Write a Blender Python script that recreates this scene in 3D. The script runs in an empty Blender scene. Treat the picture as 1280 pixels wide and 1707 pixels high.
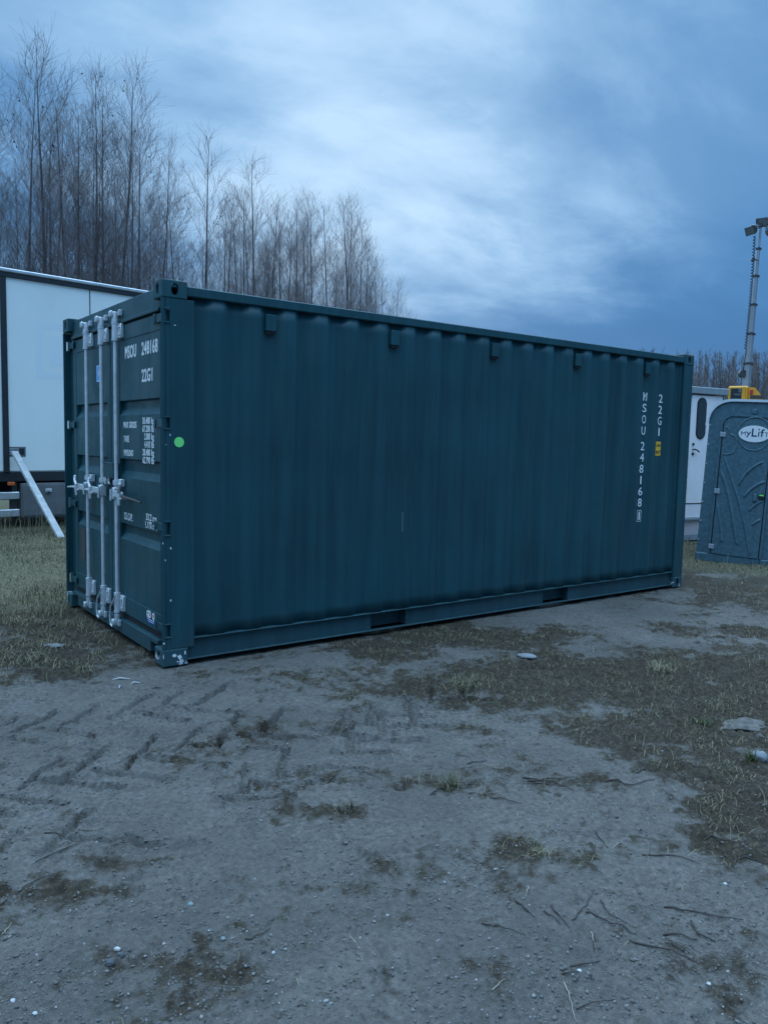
import bpy, bmesh, math, random
import numpy as np
from mathutils import Vector, Matrix

random.seed(7)
RNG = np.random.default_rng(11)
S = bpy.context.scene
COL = S.collection
R = math.radians

# ------------------------------------------------------------------ camera
CAM = Vector((-1.9002, -5.0573, 1.5602))
YAW, PIT, ROL = .9348, -.0891, .0217
FW = Vector((math.cos(PIT)*math.cos(YAW), math.cos(PIT)*math.sin(YAW), math.sin(PIT)))
_rt = Vector((math.sin(YAW), -math.cos(YAW), 0)); _up = _rt.cross(FW)
RT = math.cos(ROL)*_rt + math.sin(ROL)*_up
UP = -math.sin(ROL)*_rt + math.cos(ROL)*_up
FPX = 1304.4
cd = bpy.data.cameras.new('camera'); cam = bpy.data.objects.new('camera', cd); COL.objects.link(cam)
cd.sensor_fit = 'VERTICAL'; cd.sensor_height = 36; cd.lens = FPX/1707*36
cd.clip_start = .05; cd.clip_end = 3000
M3 = Matrix((RT, UP, -FW)).transposed()
cam.matrix_world = Matrix.Translation(CAM) @ M3.to_4x4()
S.camera = cam

def ray(u, v): return FW + RT*((u-640)/FPX) - UP*((v-853.5)/FPX)
def at_ground(u, v, z=0.0):
    d = ray(u, v); return CAM + d*((z-CAM.z)/d.z)
def at_depth(u, v, D): return CAM + ray(u, v)*D

# ------------------------------------------------------------------ sky, sun, exposure
SUN_DIR = ray(720, 215).normalized()
sun_el = math.asin(SUN_DIR.z); sun_az = math.atan2(SUN_DIR.x, SUN_DIR.y)
w = bpy.data.worlds.new('World'); S.world = w; w.use_nodes = True
nt = w.node_tree; nt.nodes.clear()
def N(tree, t, **kw):
    n = tree.nodes.new(t)
    for k, v in kw.items(): setattr(n, k, v)
    return n
def mth(tree, op, a, b=None, c=None, clamp=False):
    n = tree.nodes.new('ShaderNodeMath'); n.operation = op; n.use_clamp = clamp
    for i, q in enumerate((a, b, c)):
        if q is None: continue
        if isinstance(q, (int, float)): n.inputs[i].default_value = q
        else: tree.links.new(q, n.inputs[i])
    return n.outputs[0]
def vmth(tree, op, a, b):
    n = tree.nodes.new('ShaderNodeVectorMath'); n.operation = op
    for i, q in enumerate((a, b)):
        if isinstance(q, (tuple, list, Vector)): n.inputs[i].default_value = tuple(q)
        else: tree.links.new(q, n.inputs[i])
    return n
def smooth(tree, x, lo, hi, a=0., b=1.):
    n = tree.nodes.new('ShaderNodeMapRange'); n.interpolation_type = 'SMOOTHSTEP'
    tree.links.new(x, n.inputs['Value'])
    n.inputs['From Min'].default_value = lo; n.inputs['From Max'].default_value = hi
    n.inputs['To Min'].default_value = a; n.inputs['To Max'].default_value = b
    return n.outputs['Result']
def noise(tree, vec, scale, detail=4, rough=.55, dist=0.):
    n = tree.nodes.new('ShaderNodeTexNoise')
    n.inputs['Scale'].default_value = scale; n.inputs['Detail'].default_value = detail
    n.inputs['Roughness'].default_value = rough; n.inputs['Distortion'].default_value = dist
    if vec is not None: tree.links.new(vec, n.inputs['Vector'])
    return n.outputs['Fac']
def ramp(tree, x, stops, interp='LINEAR'):
    n = tree.nodes.new('ShaderNodeValToRGB'); n.color_ramp.interpolation = interp
    el = n.color_ramp.elements
    while len(el) < len(stops): el.new(.5)
    for e, (p, c) in zip(el, stops): e.position = p; e.color = (*c, 1)
    tree.links.new(x, n.inputs[0]); return n.outputs['Color']

def mixc(t, f, a, c):
    mx = N(t, 'ShaderNodeMix', data_type='RGBA')
    if isinstance(f, float): mx.inputs[0].default_value = f
    else: t.links.new(f, mx.inputs[0])
    for i, q in ((6, a), (7, c)):
        if isinstance(q, tuple): mx.inputs[i].default_value = (*q, 1)
        else: t.links.new(q, mx.inputs[i])
    return mx.outputs[2]
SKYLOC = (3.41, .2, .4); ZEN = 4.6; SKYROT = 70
tc = N(nt, 'ShaderNodeTexCoord'); D = tc.outputs['Generated']
sep = N(nt, 'ShaderNodeSeparateXYZ'); nt.links.new(D, sep.inputs[0])
zp = mth(nt, 'MAXIMUM', sep.outputs['Z'], 0.0)
den = mth(nt, 'ADD', zp, 0.22)
px = mth(nt, 'DIVIDE', sep.outputs['X'], den); py = mth(nt, 'DIVIDE', sep.outputs['Y'], den)
cmb = N(nt, 'ShaderNodeCombineXYZ'); nt.links.new(px, cmb.inputs[0]); nt.links.new(py, cmb.inputs[1])
mp = N(nt, 'ShaderNodeMapping'); nt.links.new(cmb.outputs[0], mp.inputs['Vector'])
mp.inputs['Location'].default_value = SKYLOC; mp.inputs['Rotation'].default_value = (0, 0, R(SKYROT))
mp.inputs['Scale'].default_value = (.62, .95, 1)
n1 = noise(nt, mp.outputs[0], .95, 3, .42, .3)
n2 = noise(nt, mp.outputs[0], 2.6, 8, .58, .25)
cl = mth(nt, 'ADD', mth(nt, 'MULTIPLY', n1, .66), mth(nt, 'MULTIPLY', n2, .34))
cl = smooth(nt, cl, .37, .63)
gl = vmth(nt, 'DOT_PRODUCT', D, SUN_DIR).outputs['Value']
gl = smooth(nt, gl, .82, 1.0)
band = smooth(nt, mth(nt, 'ADD', zp, mth(nt, 'MULTIPLY', n2, .20)), .20, .40)
fac = mth(nt, 'ADD', mth(nt, 'MULTIPLY', cl, .52), mth(nt, 'MULTIPLY', gl, .28))
fac = mth(nt, 'ADD', fac, .25)
bank = smooth(nt, vmth(nt, 'DOT_PRODUCT', D, _rt).outputs['Value'], -.10, .18)        # the dark bank lies to the right
dim = mth(nt, 'MULTIPLY', mth(nt, 'SUBTRACT', 1.0, band), mth(nt, 'ADD', mth(nt, 'MULTIPLY', bank, .62), .0))
fac = mth(nt, 'MULTIPLY', fac, mth(nt, 'SUBTRACT', 1.0, dim), clamp=True)
cloudc = ramp(nt, fac, [(0, (.024, .108, .265)), (.3, (.044, .152, .335)), (.55, (.100, .230, .425)), (.8, (.205, .36, .555)), (1, (.35, .51, .69))])
sky = N(nt, 'ShaderNodeTexSky'); sky.sky_type = 'NISHITA'; sky.sun_disc = False
sky.sun_elevation = sun_el; sky.sun_rotation = sun_az; sky.altitude = 50; sky.air_density = 1.6; sky.ozone_density = 3.
# overcast: the cloud sheet gets thinner, brighter and less blue towards the zenith
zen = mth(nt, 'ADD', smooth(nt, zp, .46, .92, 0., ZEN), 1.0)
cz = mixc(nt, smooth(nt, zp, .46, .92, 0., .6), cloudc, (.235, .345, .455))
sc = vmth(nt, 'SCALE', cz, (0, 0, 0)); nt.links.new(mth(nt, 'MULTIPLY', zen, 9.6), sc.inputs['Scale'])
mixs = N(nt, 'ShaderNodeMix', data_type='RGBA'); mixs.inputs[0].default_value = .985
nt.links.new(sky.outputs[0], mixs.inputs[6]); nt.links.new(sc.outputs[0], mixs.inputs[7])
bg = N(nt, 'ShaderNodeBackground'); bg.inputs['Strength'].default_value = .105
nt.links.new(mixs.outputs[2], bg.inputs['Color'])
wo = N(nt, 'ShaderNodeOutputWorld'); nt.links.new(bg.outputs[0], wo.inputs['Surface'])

sl = bpy.data.lights.new('sun', 'SUN'); sl.energy = .7; sl.angle = R(60); sl.color = (.86, .93, 1.0)
so = bpy.data.objects.new('sun', sl); COL.objects.link(so)
so.rotation_euler = (-SUN_DIR).to_track_quat('-Z', 'Y').to_euler()
S.view_settings.view_transform = 'Standard'; S.view_settings.look = 'None'
S.view_settings.exposure = .58; S.view_settings.gamma = 1; S.view_settings.use_curve_mapping = False
S.render.resolution_x = 767; S.render.resolution_y = 1024

# ------------------------------------------------------------------ helpers
def tag(o, label=None, cat=None, group=None, kind=None):
    if label: o['label'] = label
    if cat: o['category'] = cat
    if group: o['group'] = group
    if kind: o['kind'] = kind
    return o
def empty(name, loc=(0, 0, 0), rot=None):
    o = bpy.data.objects.new(name, None); COL.objects.link(o); o.location = loc
    o.empty_display_size = .1
    if rot is not None: o.rotation_euler = rot
    return o
def link_mesh(name, me, parent=None, matrix=None):
    o = bpy.data.objects.new(name, me); COL.objects.link(o)
    if parent: o.parent = parent
    if matrix is not None: o.matrix_local = matrix
    return o

class MB:
    def __init__(self): self.bm = bmesh.new()
    def box(self, lo, hi, bev=0., rot=None, seg=1):
        lo = Vector(lo); hi = Vector(hi)
        c = (lo+hi)/2; d = hi-lo
        m = Matrix.Translation(c)
        if rot is not None: m = m @ rot
        r = bmesh.ops.create_cube(self.bm, size=1, matrix=m @ Matrix.Diagonal((*d, 1)))
        if bev > 0:
            ed = list({e for v in r['verts'] for e in v.link_edges})
            bmesh.ops.bevel(self.bm, geom=ed, offset=bev, segments=seg, affect='EDGES', profile=.5)
        return self
    def tube(self, pts, rad, sides=8, caps=True):
        pts = [Vector(p) for p in pts]; n = len(pts)
        if isinstance(rad, (int, float)): rad = [rad]*n
        rings = []; ref = None
        for i in range(n):
            t = (pts[min(i+1, n-1)]-pts[max(i-1, 0)]).normalized()
            if ref is None:
                ref = Vector((0, 0, 1)) if abs(t.z) < .9 else Vector((1, 0, 0))
            a = (ref - t*ref.dot(t)).normalized(); b = t.cross(a); ref = a
            rings.append([self.bm.verts.new(pts[i]+(a*math.cos(2*math.pi*k/sides)+b*math.sin(2*math.pi*k/sides))*rad[i]) for k in range(sides)])
        for i in range(n-1):
            for k in range(sides):
                self.bm.faces.new((rings[i][k], rings[i][(k+1) % sides], rings[i+1][(k+1) % sides], rings[i+1][k]))
        if caps:
            self.bm.faces.new(rings[0][::-1]); self.bm.faces.new(rings[-1])
        return self
    def prism(self, poly, fn, t0, t1):
        """poly: list of 2D pts; fn(a,b,t)->3D"""
        A = [self.bm.verts.new(fn(a, b, t0)) for a, b in poly]
        B = [self.bm.verts.new(fn(a, b, t1)) for a, b in poly]
        n = len(poly)
        self.bm.faces.new(A[::-1]); self.bm.faces.new(B)
        for i in range(n): self.bm.faces.new((A[i], A[(i+1) % n], B[(i+1) % n], B[i]))
        return self
    def ball(self, c, r, sub=2, squash=(1, 1, 1)):
        bmesh.ops.create_icosphere(self.bm, subdivisions=sub, radius=1, matrix=Matrix.Translation(c) @ Matrix.Diagonal((r*squash[0], r*squash[1], r*squash[2], 1)))
        return self
    def mesh(self, name, mat, smooth=False):
        bmesh.ops.recalc_face_normals(self.bm, faces=self.bm.faces)
        me = bpy.data.meshes.new(name); self.bm.to_mesh(me); self.bm.free()
        if mat: me.materials.append(mat)
        if smooth:
            me.polygons.foreach_set('use_smooth', [True]*len(me.polygons))
            try: me.set_sharp_from_angle(angle=R(38))
            except Exception: pass
        return me
    def build(self, name, mat, parent=None, smooth=False):
        return link_mesh(name, self.mesh(name, mat, smooth), parent)

def np_mesh(name, V, F, mat, cols=None, smooth=False):
    me = bpy.data.meshes.new(name)
    V = np.asarray(V, np.float32); F = np.asarray(F, np.int32)
    me.vertices.add(len(V)); me.vertices.foreach_set('co', V.ravel())
    k = F.shape[1]
    me.loops.add(F.size); me.loops.foreach_set('vertex_index', F.ravel())
    me.polygons.add(len(F)); me.polygons.foreach_set('loop_start', np.arange(0, F.size, k, dtype=np.int32))
    me.polygons.foreach_set('loop_total', np.full(len(F), k, np.int32))
    if smooth: me.polygons.foreach_set('use_smooth', np.ones(len(F), bool))
    me.update(calc_edges=True)
    if cols is not None:
        a = me.color_attributes.new('tint', 'FLOAT_COLOR', 'POINT')
        c = np.ones((len(V), 4), np.float32); c[:, :3] = cols
        a.data.foreach_set('color', c.ravel())
    if mat: me.materials.append(mat)
    return me

def text_mesh(name, txt, size, mat, xs=1., bold=0., spacing=1., align='LEFT', depth=.0006):
    cu = bpy.data.curves.new(name, 'FONT'); cu.body = txt; cu.size = size; cu.extrude = depth
    cu.offset = bold; cu.space_character = spacing; cu.align_x = align; cu.resolution_u = 4
    o = bpy.data.objects.new(name, cu); COL.objects.link(o)
    dg = bpy.context.evaluated_depsgraph_get()
    me = bpy.data.meshes.new_from_object(o.evaluated_get(dg))
    bpy.data.objects.remove(o); bpy.data.curves.remove(cu)
    me.name = name; me.materials.clear(); me.materials.append(mat)
    me.transform(Matrix.Diagonal((xs, 1, 1, 1)))
    return me
def bounds(me):
    xs = [v.co.x for v in me.vertices]; ys = [v.co.y for v in me.vertices]
    return min(xs), max(xs), min(ys), max(ys)

# ---- vectorised gradient noise
def _hash(ix, iy, seed):
    h = (ix.astype(np.int64)*374761393 + iy.astype(np.int64)*668265263 + seed*1442695041) & 0x7fffffff
    h = ((h ^ (h >> 13))*1274126177) & 0x7fffffff
    return (h ^ (h >> 16)) & 0x7fffffff
def gnoise(x, y, seed=0):
    x0 = np.floor(x); y0 = np.floor(y); fx = x-x0; fy = y-y0
    sx = fx*fx*fx*(fx*(fx*6-15)+10); sy = fy*fy*fy*(fy*(fy*6-15)+10)
    def g(ox, oy):
        a = _hash(x0+ox, y0+oy, seed).astype(np.float64)/0x7fffffff*2*math.pi
        return np.cos(a)*(fx-ox)+np.sin(a)*(fy-oy)
    a = g(0, 0); b = g(1, 0); c = g(0, 1); d = g(1, 1)
    return ((a+(b-a)*sx)*(1-sy)+(c+(d-c)*sx)*sy)*1.5
def fbm(x, y, sc, oct=3, seed=0, gain=.5):
    r = np.zeros_like(x); a = 1; s = 1/sc
    for i in range(oct):
        r += a*gnoise(x*s+17.3*i, y*s-9.1*i, seed+i*7); a *= gain; s *= 2.03
    return r
def sstep(x, a, b):
    t = np.clip((x-a)/(b-a), 0, 1); return t*t*(3-2*t)

# ------------------------------------------------------------------ materials
def new_mat(name):
    m = bpy.data.materials.new(name); m.use_nodes = True
    t = m.node_tree; b = t.nodes['Principled BSDF']; return m, t, b
def simple(name, col, rough=.6, metal=0., var=.12, vscale=6., bump=0., bscale=60., spec=.5, coat=0.):
    m, t, b = new_mat(name)
    tcn = N(t, 'ShaderNodeTexCoord'); ob = tcn.outputs['Object']
    f = noise(t, ob, vscale, 5, .6)
    c0 = tuple(max(0, c*(1-var)) for c in col); c1 = tuple(min(1, c*(1+var)) for c in col)
    t.links.new(ramp(t, f, [(.3, c0), (.7, c1)]), b.inputs['Base Color'])
    b.inputs['Roughness'].default_value = rough; b.inputs['Metallic'].default_value = metal
    b.inputs['Specular IOR Level'].default_value = spec
    if coat: b.inputs['Coat Weight'].default_value = coat; b.inputs['Coat Roughness'].default_value = .15
    if bump:
        bn = N(t, 'ShaderNodeBump'); bn.inputs['Strength'].default_value = bump; bn.inputs['Distance'].default_value = .002
        t.links.new(noise(t, ob, bscale, 3), bn.inputs['Height']); t.links.new(bn.outputs[0], b.inputs['Normal'])
    return m
def paint_mat(name, col, chips=0., rust=0., rough=.42):
    """container paint: orange-peel, faint vertical dirt streaks, dust, optional chips and rust"""
    m, t, b = new_mat(name)
    geo = N(t, 'ShaderNodeNewGeometry'); P = geo.outputs['Position']
    mpn = N(t, 'ShaderNodeMapping'); t.links.new(P, mpn.inputs[0]); mpn.inputs['Scale'].default_value = (9, 9, .55)
    st = noise(t, mpn.outputs[0], 1.6, 5, .6)
    cl2 = noise(t, P, 1.1, 4, .55)
    f = mth(t, 'ADD', mth(t, 'MULTIPLY', st, .55), mth(t, 'MULTIPLY', cl2, .45))
    c0 = tuple(c*.76 for c in col); c1 = tuple(c*1.27 for c in col)
    colr = ramp(t, f, [(.36, c0), (.64, c1)])
    def over(base, mask, c):
        mx = N(t, 'ShaderNodeMix', data_type='RGBA'); t.links.new(mask, mx.inputs[0]); t.links.new(base, mx.inputs[6])
        if isinstance(c, tuple): mx.inputs[7].default_value = (*c, 1)
        else: t.links.new(c, mx.inputs[7])
        return mx.outputs[2]
    # dust splashed up from the ground onto the foot of the box
    sp = N(t, 'ShaderNodeSeparateXYZ'); t.links.new(P, sp.inputs[0])
    dz = smooth(t, mth(t, 'ADD', sp.outputs['Z'], mth(t, 'MULTIPLY', noise(t, P, 7, 5, .65), .35)), .18, .5, .13, 0.)
    colr = over(colr, dz, (.16, .15, .135))
    if rust:
        rm = smooth(t, noise(t, P, 16, 6, .65), .62-rust, .70-rust)
        zz = smooth(t, sp.outputs['Z'], 2.52, 2.60)
        colr = over(colr, mth(t, 'MULTIPLY', rm, zz), (.19, .075, .035))
    if chips:
        cm = smooth(t, noise(t, P, 13, 5, .6, .4), .70-chips, .715-chips)
        colr = over(colr, cm, (.62, .63, .63))
    t.links.new(colr, b.inputs['Base Color'])
    rr = smooth(t, noise(t, P, 3.2, 4), .3, .7, rough-.06, rough+.12); t.links.new(rr, b.inputs['Roughness'])
    b.inputs['Specular IOR Level'].default_value = .33
    bn = N(t, 'ShaderNodeBump'); bn.inputs['Strength'].default_value = .16; bn.inputs['Distance'].default_value = .0015
    t.links.new(noise(t, P, 150, 3, .6), bn.inputs['Height'])
    bn2 = N(t, 'ShaderNodeBump'); bn2.inputs['Strength'].default_value = .12; bn2.inputs['Distance'].default_value = .02
    t.links.new(noise(t, P, 2.3, 2, .5), bn2.inputs['Height']); t.links.new(bn.outputs[0], bn2.inputs['Normal'])
    t.links.new(bn2.outputs[0], b.inputs['Normal'])
    return m
PAINT = (.014, .065, .079)
m_paint = paint_mat('container_paint', PAINT)
m_cast = paint_mat('casting_paint', tuple(c*1.15 for c in PAINT), chips=.075, rust=.10, rough=.55)
m_cast_top = paint_mat('casting_paint_top', tuple(c*1.15 for c in PAINT), chips=.03, rust=.09, rough=.55)
m_galv = simple('galvanised_steel', (.60, .63, .65), .40, .35, .16, 18, .15, 120)
m_rubber = simple('rubber', (.012, .013, .014), .7)
m_white = simple('white_lettering', (.80, .82, .82), .55, 0, .05, 30)
m_black = simple('black_lettering', (.02, .02, .025), .5)
m_blue = simple('blue_sticker', (.06, .36, .80), .35, 0, .04)
m_navy = simple('navy_sticker', (.02, .08, .34), .35, 0, .04)
m_red = simple('red_print', (.55, .03, .05), .4)
m_green = simple('green_sticker', (.22, .86, .22), .45, 0, .04)
m_yellow = simple('yellow_sticker', (.90, .47, .03), .45, 0, .06, 14)
m_brown = simple('dull_metal_plate', (.085, .072, .065), .5, .3, .1, 20)
m_dark = simple('dark_interior', (.012, .015, .018), .8)

# ------------------------------------------------------------------ ground
def ell(x, y, u, v, ru, rv):
    """soft blob round the ground point seen at photo pixel (u,v); radii in metres along right / forward"""
    g = at_ground(u, v); dx = x-g.x; dy = y-g.y
    r = dx*_rt.x+dy*_rt.y; f = dx*math.cos(YAW)+dy*math.sin(YAW)
    return np.exp(-((r/ru)**2+(f/rv)**2))
MOSS = [(900, 1140, 1.2, .5, .95), (650, 1075, .55, .4, 1.), (1180, 1170, 1.0, 1.0, 1.05), (1060, 1230, .5, .35, .8), (760, 1060, .9, .55, 1.), (1010, 1120, 1.0, .55, 1.), (1240, 1130, 1.0, .8, 1.), (700, 1130, .5, .3, .7), (1150, 1210, .8, .55, 1.), (1260, 1330, .45, .5, 1.),
        (1130, 1300, .35, .25, .6), (1240, 1420, .22, .2, .8), (530, 1290, .32, .16, .8), (575, 1355, .12, .08, .6), (60, 1490, .38, .13, 1.), (190, 1440, .22, .07, .7), (0, 1540, .2, .2, .8),
        (830, 1640, .1, .12, .7), (960, 1560, .22, .07, .4), (940, 1300, .28, .07, .5), (1000, 1450, .2, .12, .45), (760, 1215, .3, .1, .5), (60, 1090, .9, .5, 1.), (150, 1060, .6, .4, 1.),
        (1250, 985, 1.2, 1.2, .8), (1200, 1050, .6, .3, .8), (400, 1120, .4, .15, .5), (850, 1510, .06, .2, .45), (330, 1560, .14, .07, .3), (190, 1600, .12, .12, .45), (860, 1415, .16, .1, .3)]
def moss_mask(x, y):
    m = np.zeros_like(x)
    for u, v, a, b, s in MOSS: m = np.maximum(m, s*(1 if (v < 1260 or u > 1200) else .62)*ell(x, y, u, v, a, b))
    n = fbm(x, y, .55, 4, 3)*.55 + fbm(x, y, .11, 3, 5)*.35
    far = sstep((x-CAM.x)*math.cos(YAW)+(y-CAM.y)*math.sin(YAW), 8.5, 11)
    left = sstep(y, .9, 2.0)*(1-sstep(x, 2.2, 3.2))
    m = np.maximum(m, np.maximum(far, left))
    return sstep(m+n*.9, -.05, 1.05)
def meadow_mask(x, y):
    """how far the ground is grown over with grass"""
    left = sstep(y+.45*fbm(x, y, .8, 2, 21), 1.9, 3.0)*(1-sstep(x, 2.6, 3.4))
    right = sstep(x+.4*fbm(x, y, .8, 2, 22), 6.9, 7.9)
    return np.clip(np.maximum(left, np.maximum(right, sstep(y, 4, 5))), 0, 1)

def build_tracks():
    """tyre lug prints: (centre, direction angle, half length, half width, depth)"""
    L = []; rnd = random.Random(5)
    def swath(p0, p1, width, pitch, depth, skip):
        p0 = Vector(p0); p1 = Vector(p1); d = (p1-p0); n = int(d.length/pitch); d.normalize(); q = Vector((-d.y, d.x))
        a0 = math.atan2(d.y, d.x)
        for i in range(n):
            for s in (-1, 1):
                if rnd.random() < skip: continue
                c = p0+d*((i+(.5 if s > 0 else 0))*pitch+rnd.uniform(-.02, .02))+q*(s*width*.21+rnd.uniform(-.02, .02))
                L.append((c.x, c.y, a0+s*R(46)+rnd.uniform(-.08, .08), width*rnd.uniform(.30, .40), .022+rnd.uniform(0, .010), depth*rnd.uniform(.5, .9)*(1.0 if s > 0 else 1.9)))
    g = lambda u, v: at_ground(u, v).to_2d()
    swath(g(-80, 1340), g(560, 1190), .62, .25, .062, .05)
    swath(g(-60, 1230), g(440, 1160), .52, .24, .050, .10)
    swath(g(400, 1320), g(740, 1180), .50, .24, .054, .10)
    swath(g(560, 1215), g(820, 1145), .44, .23, .046, .2)
    swath(g(-60, 1470), g(300, 1350), .50, .26, .036, .35)
    return L
TRACKS = build_tracks()

def ground_h(x, y):
    x = np.asarray(x, float); y = np.asarray(y, float)
    dist = np.hypot(x-CAM.x, y-CAM.y)
    near = 1-sstep(dist, 9, 16)
    h = .022*fbm(x, y, 1.3, 2, 31)+.010*fbm(x, y, .33, 2, 33)
    ms = moss_mask(x, y)
    fine = fbm(x, y, .085, 3, 41)
    h = h+near*(.0075*fine+.0042*fbm(x, y, .032, 2, 43)+ms*(.022*np.abs(fbm(x, y, .12, 3, 45))+.010*fine))
    cl = fbm(x, y, .16, 3, 47)
    h = h+near*.022*np.maximum(cl-.3, 0)*sstep(fbm(x, y, .9, 2, 49), -.1, .5)*2
    # tyre prints
    tr = np.zeros_like(h)
    for cx, cy, a, hl, hw, dp in TRACKS:
        sel = (np.abs(x-cx) < hl+.12) & (np.abs(y-cy) < hl+.12)
        if not sel.any(): continue
        dx = x[sel]-cx; dy = y[sel]-cy; c, s = math.cos(a), math.sin(a)
        wob = .012*gnoise(dx*14+cx*9, dy*14+cy*7, 3)
        al = dx*c+dy*s; ac = -dx*s+dy*c+wob
        e = np.maximum(np.abs(al)-hl, 0)
        d = np.sqrt(np.maximum(np.abs(ac)-hw*.45, 0)**2+e**2)
        pr = -dp*(1-sstep(d, 0, hw*.3))+dp*.16*np.exp(-((d-hw*.8)/(hw*.6))**2)
        t = tr[sel]; tr[sel] = np.where(np.abs(pr) > np.abs(t), pr, t)
    h = h+tr*np.clip(.85+.7*cl, .25, 1.5)
    # keep it down where the container stands
    inx = sstep(x, -.6, -.1)*(1-sstep(x, 6.1, 6.7)); iny = sstep(y, -.45, -.05)*(1-sstep(y, 2.5, 2.9))
    k = inx*iny
    h = h*(1-k)+(np.minimum(h, .004)*.4-.012)*k
    h = h+.9*sstep(dist, 60, 300)*gnoise(x/80, y/80, 8)
    return h
def gz(x, y): return float(ground_h(np.array([x]), np.array([y]))[0])
def gpt(u, v):
    p = at_ground(u, v, 0); 
    for _ in range(2): p = at_ground(u, v, gz(p.x, p.y))
    return Vector((p.x, p.y, gz(p.x, p.y)))

def graded(start, first, grow, end, cap=1e9):
    r = [start]; s = first
    while r[-1] < end: r.append(r[-1]+s); s = min(s*grow, cap)
    return r
wf = graded(1.55, .0075, 1.0050, 7.5)
wf += graded(wf[-1], .06, 1.03, 60)[1:]; wf += graded(wf[-1], 2.5, 1.25, 1500)[1:]
wb = [-v for v in graded(-1.55, .04, 1.13, 60)[1:]]
Wv = np.array(sorted(wb+wf))
uf = list(np.arange(-2.3, -1.9, .011))+list(np.arange(-1.9, .9, .0080))+list(np.arange(.9, 2.3, .011))
ur = graded(uf[-1], .013, 1.03, 40)[1:]; ur += graded(ur[-1], 2., 1.3, 1200)[1:]
Uv = np.array([-a for a in ur[::-1]]+uf+ur)
UU, WW = np.meshgrid(Uv, Wv)
fx, fy = math.cos(YAW), math.sin(YAW)
GX = CAM.x+UU*_rt.x+WW*fx; GY = CAM.y+UU*_rt.y+WW*fy
GH = ground_h(GX.ravel(), GY.ravel())
nu, nw = len(Uv), len(Wv)
idx = np.arange(nu*nw).reshape(nw, nu)
GF = np.stack([idx[:-1, :-1], idx[:-1, 1:], idx[1:, 1:], idx[1:, :-1]], -1).reshape(-1, 4)
mm = moss_mask(GX.ravel(), GY.ravel()); gm = meadow_mask(GX.ravel(), GY.ravel())
wet = sstep(fbm(GX.ravel(), GY.ravel(), 1.1, 4, 61), -.5, .6)
gme = np_mesh('ground', np.stack([GX.ravel(), GY.ravel(), GH], 1), GF, None, np.stack([mm, gm, wet], 1), smooth=True)
m_ground, t, b = new_mat('ground_soil')
at = N(t, 'ShaderNodeVertexColor', layer_name='tint'); sp = N(t, 'ShaderNodeSeparateColor'); t.links.new(at.outputs[0], sp.inputs[0])
P = N(t, 'ShaderNodeNewGeometry').outputs['Position']
g1 = noise(t, P, 42, 8, .8); g2 = noise(t, P, 5, 5, .6); g3 = noise(t, P, 240, 3, .7)
sand = ramp(t, g1, [(.36, (.036, .032, .028)), (.46, (.132, .119, .106)), (.55, (.180, .163, .146)), (.68, (.36, .33, .30))])
sand2 = ramp(t, g2, [(.3, (.100, .090, .080)), (.7, (.215, .195, .175))])
sand = mixc(t, .38, sand, sand2); sand = mixc(t, .12, sand, (.18, .158, .132))
sand = mixc(t, mth(t, 'MULTIPLY', sp.outputs[2], .4), sand, (.088, .078, .068))
sand = mixc(t, smooth(t, g3, .64, .72, 0., .4), sand, (.42, .41, .39))
sand = mixc(t, smooth(t, g3, .30, .36, .6, 0.), sand, (.06, .057, .055))
mossc = ramp(t, noise(t, P, 38, 6, .75), [(.3, (.020, .014, .009)), (.5, (.048, .035, .022)), (.72, (.13, .104, .072))])
mossc = mixc(t, smooth(t, noise(t, P, 9, 4, .6), .56, .70, 0., .35), mossc, (.058, .060, .032))
mk = smooth(t, mth(t, 'ADD', sp.outputs[0], mth(t, 'MULTIPLY', mth(t, 'SUBTRACT', noise(t, P, 18, 8, .8), .5), 2.4)), .05, .60)
colr = mixc(t, mth(t, 'MULTIPLY', mk, .93), sand, mossc)
grassc = ramp(t, noise(t, P, 30, 6, .7), [(.3, (.055, .050, .032)), (.5, (.125, .113, .068)), (.72, (.24, .21, .13))])
colr = mixc(t, mth(t, 'MULTIPLY', sp.outputs[1], .9), colr, grassc)
t.links.new(colr, b.inputs['Base Color']); b.inputs['Roughness'].default_value = .95; b.inputs['Specular IOR Level'].default_value = .2
bn = N(t, 'ShaderNodeBump'); bn.inputs['Strength'].default_value = 1.; bn.inputs['Distance'].default_value = .014
hh = mth(t, 'ADD', mth(t, 'MULTIPLY', noise(t, P, 90, 6, .7), .7), mth(t, 'MULTIPLY', g3, .35))
t.links.new(hh, bn.inputs['Height']); t.links.new(bn.outputs[0], b.inputs['Normal'])
gme.materials.append(m_ground)
tag(link_mesh('ground', gme), kind='structure')

# ------------------------------------------------------------------ shipping container
LX, WY, HZ = 6.058, 2.438, 2.591
box = empty('shipping_container', (0, 0, 0))
tag(box, 'dark blue-grey corrugated steel shipping container standing on the bare ground', 'container')
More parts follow.
